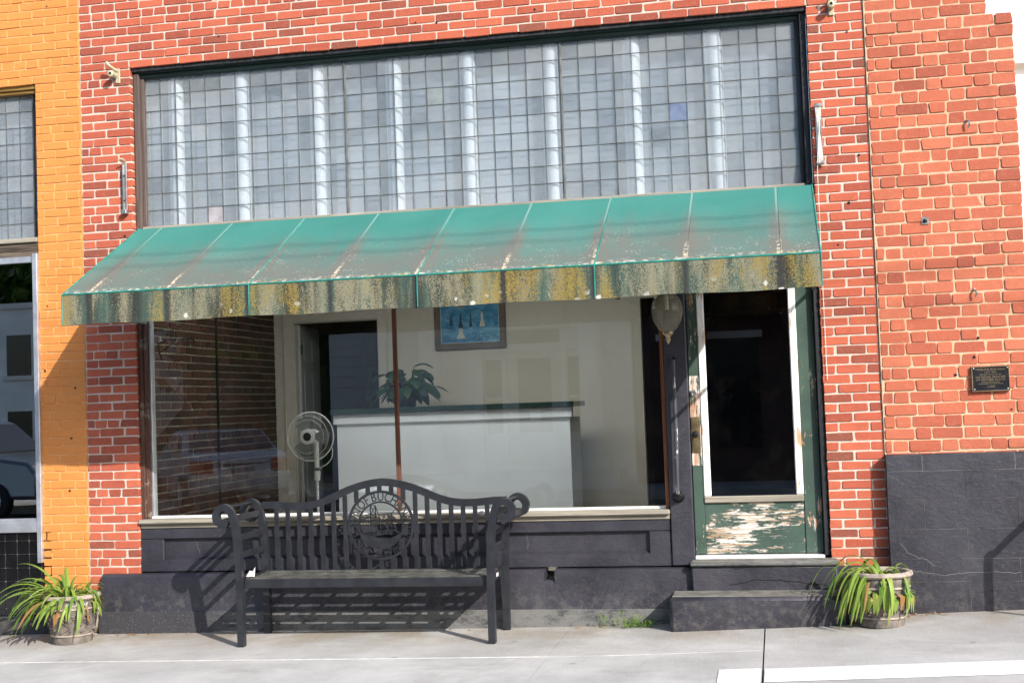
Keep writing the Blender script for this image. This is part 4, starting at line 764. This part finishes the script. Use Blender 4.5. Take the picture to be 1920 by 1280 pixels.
# small weed by the step
WD = empty('weed', (3.42, -.15, gz(3.42, -.15)), 'low green weed growing at the wall beside the step', 'plant'); rp = random.Random(9); m = MB(); m2 = MB()
for k in range(46):
    x = 3.42+rp.gauss(0, .075); y = -.16+rp.uniform(-.05, .02); z = gz(x, y); h = rp.uniform(.02, .075)+(.05 if x < 3.38 and rp.random() < .4 else 0); tp = Vector((x+rp.gauss(0, .03), y+rp.gauss(0, .015), z+h)); m.tube([(x, y, z), tp], .0012, 4, False)
    for q in range(9): c = Vector((x, y, z)).lerp(tp, rp.uniform(.3, 1))+Vector((rp.gauss(0, .008), rp.gauss(0, .008), rp.gauss(0, .006))); L_ = leaf(c, rp.uniform(0, 6.3), rp.uniform(-.3, .9), .016, .004, .5, 2); i0 = len(m2.v); m2.v += L_.v; m2.f += [tuple(i0+k_ for k_ in f) for f in L_.f]
m.build('stems', 'weed_leaf', WD); tag(m2.build('foliage', 'weed_leaf', WD), kind='stuff')
m = MB(); rp = random.Random(77)
for k in range(70):
    zn = rp.random(); x = rp.uniform(-1.1, .3) if zn < .6 else (rp.uniform(5.1, 5.4) if zn < .85 else rp.uniform(1, 3.6)); y = (-.135 if x < 5 else -.12)-abs(rp.gauss(0, .025)); L_ = leaf((x, y, gz(x, y)+.004), rp.uniform(0, 6.3), rp.uniform(0, .6), rp.uniform(.02, .05), rp.uniform(.004, .010), 1.0, 3); i0 = len(m.v); m.v += L_.v; m.f += [tuple(i0+q for q in f) for f in L_.f]
tag(m.build('dry_leaves', 'dry_leaf', None), 'scattered dry leaves along the foot of the walls', 'leaves', kind='stuff')
# ------------------------------------------------------------------ wall fittings
LM = empty('wall_lantern', (3.737, -.15, 2.1), 'fluted glass globe lantern with bronze finial on the black door post', 'lamp'); lc = (3.737, -.14, 2.1)
MB().lathe([(.055, .125), (.085, .09), (.1, .045), (.102, .0), (.09, -.055), (.062, -.105), (.034, -.13)], lc, 64, 16, .018).build('globe', 'globe_glass', LM, True); MB().lathe([(.001, -.128), (.034, -.126), (.036, -.138), (.018, -.155), (.013, -.168), (.016, -.176), (.009, -.196), (.001, -.208)], lc, 20).build('finial', 'bronze', LM, True)
MB().lathe([(.001, .15), (.06, .14), (.07, .12), (.052, .118)], lc, 24).build('cap', 'bronze', LM, True); MB().tube([(3.737, -.14, 2.24), (3.737, -.13, 2.3), (3.737, -.07, 2.32), (3.737, -.0, 2.3)], .008, 8).build('arm', 'bronze', LM, True); bx('back_plate', 'bronze', LM, 3.70, 3.775, -.016, -.0045, 2.2, 2.38, b=.003); MB().tube([(3.737, -.14, 2.24), (3.737, -.14, 2.12)], .012, 8).build('bulb_holder', 'white_paint', LM, True)
GB = empty('grab_rail', (3.755, -.05, .88), 'worn vertical pipe rail with flange on the black door post', 'rail'); peel('pipe_paint', 2, .60, (.55, .56, .56), (.04, .045, .055))
MB().tube([(3.757, -.055, 1.79), (3.756, -.055, 1.3), (3.75, -.055, .90)], .0125, 10).build('pipe', 'pipe_paint', GB, True); MB().lathe([(.001, -.05), (.02, -.048), (.024, -.03), (.036, -.012), (.04, 0)], (0, 0, 0), 20).xf(lambda p: Vector((3.752+p.x, -.005+p.z, .88+p.y))).build('flange', 'black_metal', GB, True); MB().tube([(3.757, -.055, 1.785), (3.757, -.005, 1.80)], .011, 8).build('top_bracket', 'black_metal', GB, True)
def plaque():
    t = empty('plaque', (5.76, -.03, 1.59), 'dark historic register plaque with raised bronze lettering on the brick', 'plaque'); x0, x1, z0, z1 = 5.645, 5.874, 1.508, 1.668
    bx('plate', 'plaque_dark', t, x0+.005, x1-.005, -.036, -.012, z0+.005, z1-.005)
    for a in ((x0, x1, -.041, -.012, z0, z0+.005), (x0, x1, -.041, -.012, z1-.005, z1), (x0, x0+.005, -.0405, -.012, z0+.0051, z1-.0051), (x1-.005, x1, -.0405, -.012, z0+.0051, z1-.0051)): bx('border', 'bronze', t, *a, b=.001)
    m = MB(); zc = (z0+z1)/2; xc = (x0+x1)/2
    for s_, sz, dz, sx in (('MOELICK BUILDING', .0185, .058, 1.08), ('LOT 40A', .0175, .0405, 1.05), ('HAS BEEN PLACED ON THE', .0105, .026, 1), ('NATIONAL REGISTER', .018, .0095, 1.05), ('OF HISTORIC PLACES', .018, -.0075, 1.02), ('BY THE UNITED STATES', .0105, -.0225, 1), ('DEPARTMENT OF THE INTERIOR', .0105, -.033, .98), ('c.1858', .0165, -.0505, 1)): add_text(m, s_, sz, .001, (xc, -.037, zc+dz), 0, sx)
    m.build('lettering', 'bronze', t)
    for x in (x0+.013, x1-.013):
        for z in (z0+.013, z1-.013): MB().sphere((x, -.037, z), .0055, 10, (1, .5, 1)).build('screw', 'steel', t, True)
plaque()
def insulator(x, z, s, label):
    t = empty('insulator_bracket', (x, -.01, z), label, 'bracket', 'wall mounted insulator brackets')
    m = MB().box(x-.018, x+.018, -.012, .002, z-.06, z+.05, b=.004); m.build('base', 'porcelain', t); MB().tube(crom([(x, -.01, z+.03), (x-.02*s, -.04, z+.045), (x-.035*s, -.07, z+.06), (x-.05*s, -.085, z+.085)]), .011, 8).build('arm', 'porcelain', t, True); MB().lathe([(.010, -.085), (.024, -.08), (.024, -.05), (.016, -.045), (.022, -.035), (.022, -.01), (.01, 0)], (0, 0, 0), 16).xf(lambda p: Vector((x-.02*s+p.x, p.z, z+p.y))).build('knob', 'porcelain', t, True); MB().lathe([(.001, -.0855), (.0095, -.0855), (.010, -.06)], (0, 0, 0), 12).xf(lambda p: Vector((x-.02*s+p.x, p.z, z+p.y))).build('bore', 'black_metal', t)
insulator(-.225, 4.05, 1, 'cream insulator bracket on the left pier beside the transom'); insulator(4.885, 4.075, 0, 'cream insulator bracket on the right pier near top edge')
BK1 = empty('metal_bracket', (-.18, -.01, 3.03), 'grey metal strip bracket on the left brick pier', 'bracket'); bx('strip', 'steel', BK1, -.194, -.166, -.022, -.006, 3.03, 3.39, b=.002); bx('foot', 'steel', BK1, -.2, -.16, -.05, -.006, 3.02, 3.05, b=.003); bx('lip', 'steel', BK1, -.1935, -.1885, -.034, -.0225, 3.05, 3.38); bx('lip', 'steel', BK1, -.1715, -.1665, -.034, -.0225, 3.05, 3.38)
for z in (3.12, 3.30): MB().sphere((-.18, -.024, z), .007, 8).build('bolt', 'black_metal', BK1, True)
MB().tube(crom([(-.19, -.02, 3.4), (-.2, -.05, 3.41), (-.185, -.06, 3.42), (-.17, -.04, 3.41), (-.18, -.015, 3.39)]), .006, 6).build('hook', 'porcelain', BK1, True)
BK2 = empty('cord_cleat', (4.77, -.03, 3.03), 'metal cleat wound with pale cord on the right brick pier', 'bracket'); bx('plate', 'steel', BK2, 4.752, 4.79, -.012, -.004, 3.04, 3.42, b=.002); bx('hook', 'steel', BK2, 4.748, 4.794, -.045, -.012, 3.41, 3.435, b=.004); bx('hook', 'steel', BK2, 4.745, 4.797, -.05, -.012, 3.03, 3.055, b=.006)
for k in range(6): MB().tube([(4.752+.007*k, -.035, 3.42), (4.790-.007*k+R.uniform(-.004, .004), -.04-.003*k, 3.04)], .0032, 5).build('cord', 'white_cloth', BK2)
MB().tube([(4.751, -.04, 3.05), (4.749, -.02, 2.95), (4.7485, -.012, 2.2), (4.75, -.008, 1.62)], .0022, 5).build('cord', 'white_cloth', BK2)
def bolt(x, z, y, label, plate=False):
    t = empty('wall_anchor', (x, y, z), label, 'anchor')
    if plate: bx('plate', 'steel', t, x-.024, x+.024, y-.006, y, z-.024, z+.024, b=.002); MB().lathe([(.001, -.01), (.012, -.008), (.014, 0)], (0, 0, 0), 14).xf(lambda p: Vector((x+p.x, y-.006+p.z, z+p.y))).build('nut', 'black_metal', t)
    else: MB().tube(crom([(x, y, z+.03), (x+.004, y-.03, z+.022), (x+.01, y-.035, z), (x+.002, y-.025, z-.018)]), .006, 8).build('hook', 'steel', t, True); MB().sphere((x, y, z+.03), .011, 10).build('collar', 'steel', t, True)
bolt(5.41, 2.62, -.016, 'square steel anchor plate on the right brick wall', True); bolt(5.70, 3.22, -.016, 'steel hook high on the right brick wall'); bolt(5.69, 2.13, -.016, 'small hook bolt on right brick wall below the anchor plate')
SB = MB().sphere((2.41, -.022, .80), .018, 12, (1.1, 1, 1)); SB.tube([(2.385, -.02, .798), (2.41, -.02, .80)], .012, 10); tag(SB.build('door_stop_knob', 'white_paint', None, True), 'small white knob on the window sill behind the bench', 'knob')
for i, (x, z, p) in enumerate(((4.98, 3.90, WALL), (5.02, 3.08, WALL), (4.94, 2.77, WALL), (4.86, 2.50, WALL), (.57, 4.27, WALL), (2.2, 4.22, WALL), (2.05, 4.235, WALL), (2.9, 4.245, WALL), (-.2, 2.86, WALL), (-.79, 4.62, OW), (-.62, 1.77, OW), (-.66, 1.4, OW), (-.83, 2.38, OW), (-.68, 1.02, OW), (-.86, 1.9, OW), (5.88, 1.39, RW), (5.67, 1.73, RW), (5.70, 1.85, RW), (5.84, 3.42, RW), (5.55, 1.62, RW))):
    yy = -.0168 if p is RW else -.0022; rr_ = .009 if i % 3 else .006; m = MB().prism([(x+rr_*math.cos(2*math.pi*k/9)*R.uniform(.7, 1.2), z+rr_*math.sin(2*math.pi*k/9)*R.uniform(.7, 1.2)) for k in range(9)], yy-.0008, yy+.004); m.build('nail_hole', 'black_metal', p)
def crack(pts, y, wd, mat, parent, seed, axis='y'):
    r = random.Random(seed); P = []
    for a, b in zip(pts, pts[1:]):
        for k in range(9): t = k/9; P.append((a[0]+(b[0]-a[0])*t+r.gauss(0, .003), a[1]+(b[1]-a[1])*t+r.gauss(0, .0035)))
    m = MB(); m.band(P, wd, y-.0006, y+.004); m.build('crack', mat, parent)
crack([(4.06, .31), (4.25, .34), (4.42, .335), (4.72, .30)], -.1122, .005, 'black_metal', BLD, 1); crack([(3.83, .425), (4.2, .422), (4.74, .428)], -.1125, .006, 'black_metal', BLD, 2)
plain('scuff', (.16, .16, .17), .8); crack([(5.15, .56), (5.2, .50), (5.3, .46), (5.36, .42)], -.0965, .003, 'scuff', PB, 3); crack([(5.1, .40), (5.25, .385), (5.4, .36), (5.6, .375), (5.9, .37)], -.0965, .003, 'scuff', PB, 4); crack([(5.1, 1.0), (5.2, .93)], -.0965, .002, 'scuff', PB, 5); crack([(2.7, .655), (2.71, .6), (2.705, .53)], .0448, .002, 'scuff', BLD, 6); crack([(.27, .65), (.3, .58), (.31, .54)], .0448, .002, 'scuff', BLD, 7)
# ------------------------------------------------------------------ across the street, seen in the glass
H = empty('far_house', (-1.5, -15.9, 0), 'white house with columned fanlight doorway reflected in shop window', 'house'); YF = -15.8
def fx(nm, mt, x0, x1, z0, z1, d=0.0, th=.08, p=None): return bx(nm, mt, p or H, x0, x1, YF-.2, YF+d+th, z0, z1)
fx('wall', 'far_white', -4.2, 1.75, -.05, 7); 
for k in range(30): bx('board', 'far_white', H, -4.2, 1.75, YF-.1, YF+.095, .4+k*.2, .415+k*.2)
fx('door', 'trim_white', -.62, .42, .35, 2.55, .08); fx('door_glass', 'far_window', -.42, .22, 1.0, 2.4, .09); fx('notice', 'white_paint', -.2, .0, 1.2, 1.42, .10)
for x in (-1.05, .55): fx('sidelight', 'far_window', x, x+.3, 1.0, 1.62, .06); fx('sidelight', 'far_window', x, x+.3, 1.68, 2.4, .06)
for x0, x1 in ((-1.5, -1.1), (-.72, -.63), (.43, .52), (.88, 1.2)): fx('pilaster', 'white_paint', x0, x1, .3, 2.6, .14)
fx('transom', 'white_paint', -1.5, 1.2, 2.55, 2.68, .2); fx('transom', 'white_paint', -1.5, 1.2, 2.95, 3.05, .2); fx('transom_glass', 'far_window', -.6, .4, 2.69, 2.94, .06)
for k in range(7): a = math.pi*k/6; MB().band([(-.1+.1*math.cos(a), 3.05+.1*math.sin(a)), (-.1+.62*math.cos(a), 3.05+.45*math.sin(a))], .05, YF+.1, YF+.2).build('fan_bar', 'white_paint', H)
MB().band([(-.1+.66*math.cos(math.pi*k/16), 3.05+.48*math.sin(math.pi*k/16)) for k in range(17)], .08, YF+.1, YF+.22).build('fan_arch', 'white_paint', H)
for x in (-2.0, 1.05): MB().lathe([(.3, .3), (.3, .5), (.22, .55), (.2, 3.4), (.28, 3.5), (.28, 3.6)], (x, YF+.7, 0), 24).build('column', 'white_paint', H, True)
fx('porch_roof', 'white_paint', -2.5, 1.6, 3.6, 3.9, 1.0); bx('porch_step', 'far_grey', H, -2.5, 1.6, YF+.081, YF+1.3, -.05, .29)
S2 = empty('far_shop', (5, -15.9, 0), 'dark brick shop with arched awning reflected in the door glass', 'building'); bx('wall', 'far_brown', S2, 1.8, 12, -16.2, -15.72, -.05, 7)
for x in (2.3, 5.0, 7.6): bx('window', 'far_window', S2, x, x+1.8, -15.719, -15.69, .6, 2.6); bx('window_frame', 'far_grey', S2, x-.08, x+1.88, -15.719, -15.66, 2.62, 2.75)
m = MB(); [m.v.append((3.9+.75*math.cos(math.pi*k/12), y, 2.5+.75*math.sin(math.pi*k/12))) for y in (-15.7, -14.9) for k in range(13)]; m.f += [(k, k+1, k+14, k+13) for k in range(12)]; m.build('arched_awning', 'tail_red', S2)
G = empty('far_warehouse', (-17, -25, 0), 'pale grey building with small windows reflected in the orange shop', 'building'); plain('far_pale', (.84, .85, .86), .8, var=.1, scale=1.5)
bx('wall', 'far_pale', G, -28, -15.0, -32, -25, -.1, 4.75); bx('parapet', 'far_white', G, -28.1, -14.9, -32.1, -24.9, 4.7505, 4.9)
for x in (-26.5, -23.5, -20.2, -16.95):
    for z in (.7, 2.85): bx('window', 'far_window', G, x, x+.75, -25.0, -24.98, z, z+1.15); bx('window_sill', 'far_white', G, x-.08, x+.83, -24.999, -24.9, z-.12, z-.001)
def hillf(x, y): d = max(0, -y-27); return -.2+min(16, d*.42)*(1+.25*math.sin(x*.09+1)+.12*math.sin(x*.23))+.6*math.sin(x*.5)*math.sin(y*.4)*min(1, d/8)
m = MB(); nx, ny = 70, 34
for j in range(ny+1):
    for i in range(nx+1): x = -95+170*i/nx; y = -27-62*j/ny; m.v.append((x, y, hillf(x, y)))
for j in range(ny):
    for i in range(nx): q = j*(nx+1)+i; m.f.append((q, q+1, q+nx+2, q+nx+1))
tag(m.build('hill', 'hill_ground', None, True), kind='structure')
m = MB(); rp = random.Random(15)
for k in range(420):
    x = rp.uniform(-52, 22); y = rp.uniform(-60, -27.5); z = hillf(x, y); hh = rp.uniform(3, 6); rd = rp.uniform(1.6, 3)
    for q in range(110):
        th = rp.uniform(0, 6.3); ph = rp.uniform(-.6, 1); rr_ = rd*math.sqrt(max(0, 1-ph*ph))*rp.uniform(.6, 1); c = Vector((x+rr_*math.cos(th), y+rr_*math.sin(th), z+hh*.6+ph*hh*.45)); a = Vector((rp.gauss(0, 1), rp.gauss(0, 1), rp.gauss(0, 1))).normalized(); b = a.orthogonal().normalized(); s_ = rp.uniform(.16, .34); m.q(c+a*s_, c+b*s_, c-a*s_, c-b*s_)
tag(m.build('hillside_wood', 'hill_leaf', None), 'wooded green hillside reflected in the shop glass', 'wood', kind='stuff')
def car(label, loc, rz, paint, suv, plate):
    t = empty('parked_car', (0, 0, 0), label, 'car', 'cars parked across the street'); w2 = .9
    if suv: sil = [(-2.25, .35), (-2.3, .75), (-2.2, 1.0), (-2.1, 1.1), (-1.85, 1.72), (-1.5, 1.78), (.3, 1.78), (.6, 1.7), (1.2, 1.12), (2.1, 1.0), (2.3, .75), (2.3, .35)]
    else: sil = [(-2.2, .3), (-2.28, .6), (-2.2, .92), (-1.95, 1.02), (-1.45, 1.06), (-.75, 1.42), (.2, 1.45), (1.0, 1.02), (1.9, .92), (2.25, .7), (2.28, .3)]
    zb = 1.02 if not suv else 1.1; m = MB(); n = len(sil); lay_ = []
    for f, yy in ((1, -w2), (1, w2)):
        pass
    wid = lambda x, z: w2*(1-.05*abs(x)/2.3-.02*max(0, abs(x)-1.8))-(max(0, z-zb)*.42)
    for s_ in (-1, 1):
        for (x, z) in sil: m.v.append((x, s_*wid(x, z), z))
    m.f.append(tuple(range(n))); m.f.append(tuple(reversed(range(n, 2*n))))
    for k in range(n): m.f.append((k, (k+1) % n, n+(k+1) % n, n+k))
    b = m.build('body', paint, t, True); b.parent = t; md = b.modifiers.new('bevel', 'BEVEL'); md.width = .07; md.segments = 3
    def panel(nm, mt, pts): mm = MB(); mm.q(*pts); o = mm.build(nm, mt, t); md = o.modifiers.new('s', 'SOLIDIFY'); md.thickness = .02; md.offset = 0
    A, B = (sil[3], sil[4]) if suv else (sil[4], sil[5]); C_, D_ = (sil[7], sil[8]) if suv else (sil[6], sil[7])
    for (P_, Q_), s_, nm in (((A, B), -1, 'rear_window'), ((D_, C_), 1, 'windscreen')):
        p0 = Vector(P_).lerp(Vector(Q_), .08); p1 = Vector(P_).lerp(Vector(Q_), .93); o_ = .012*s_; panel(nm, 'car_glass', [(p0.x+o_, -wid(*p0)+.1, p0.y+.012), (p0.x+o_, wid(*p0)-.1, p0.y+.012), (p1.x+o_, wid(*p1)-.08, p1.y+.012), (p1.x+o_, -wid(*p1)+.08, p1.y+.012)])
    for s_ in (-1, 1):
        xa, xb = (B[0]+.05, C_[0]-.02); zt = B[1]-.08; y0 = s_*(wid(0, zb+.05)+.006); y1 = s_*(wid(0, zt)+.006); xm = (xa+xb)/2
        for a_, b_ in ((xa-.25, xm-.05), (xm+.05, xb+.35)): panel('side_window', 'car_glass', [(a_, y0, zb+.05), (b_, y0, zb+.05), (min(b_, xb), y1, zt), (max(a_, xa), y1, zt)])
        for x in (-1.38, 1.38):
            wm = MB().lathe([(.001, -.1), (.30, -.1), (.33, -.07), (.33, .07), (.30, .1), (.001, .1)], (0, 0, 0), 24).xf(lambda p: Vector((x+p.x, s_*.82+p.z, .33+p.y))).build('wheel', 'tyre', t, True); MB().lathe([(.001, -.105), (.19, -.105), (.2, -.09), (.2, .09), (.19, .105), (.001, .105)], (0, 0, 0), 16).xf(lambda p: Vector((x+p.x, s_*.825+p.z, .33+p.y))).build('rim', 'aluminium', wm)
        zt = .72 if not suv else .9; mm = MB().box(-2.31, -1.95, min(s_*.5, s_*.885), max(s_*.5, s_*.885), zt, zt+.22, b=.03); mm.build('tail_light', 'tail_red', t, True); MB().box(2.0, 2.29, min(s_*.5, s_*.84), max(s_*.5, s_*.84), .68, .82, b=.03).build('headlight', 'plate_white', t, True)
    bx('bumper', paint, t, -2.36, -2.0, -.86, .86, .38, .58, b=.04); bx('chrome_strip', 'aluminium', t, -2.325, -2.2, -.4, .4, .87, .91, b=.01); pl_ = bx('number_plate', 'plate_white', t, -2.335, -2.31, -.155, .155, .68, .84)
    mm = MB(); add_text(mm, plate, .11, .002, (0, 0, 0), 0, .8); mm.xf(lambda p: Vector((-2.338+p.y, -p.x, .755+p.z))); mm.build('plate_text', 'far_window', pl_); t.location = loc; t.rotation_euler = (0, 0, rz); return t
car('silver sedan with red tail lights reflected in the shop window', (-5.9, -14.1, -.17), rad(-125), 'car_silver', False, 'UTM-1011'); car('grey sport utility car reflected in the orange shop window', (-10.4, -13.2, -.17), rad(8), 'car_grey', True, 'XKR-2204')
for y, z in ((-6.0, 7.45), (-6.5, 7.62)): tag(MB().tube([(-30+3*k, y, z+.004*(k-10)**2) for k in range(21)], .008, 6).build('overhead_cable', 'cable', None, True), ('upper' if z > 7.5 else 'lower')+' overhead cable shading the awning with a thin line', 'cable', 'overhead cables')
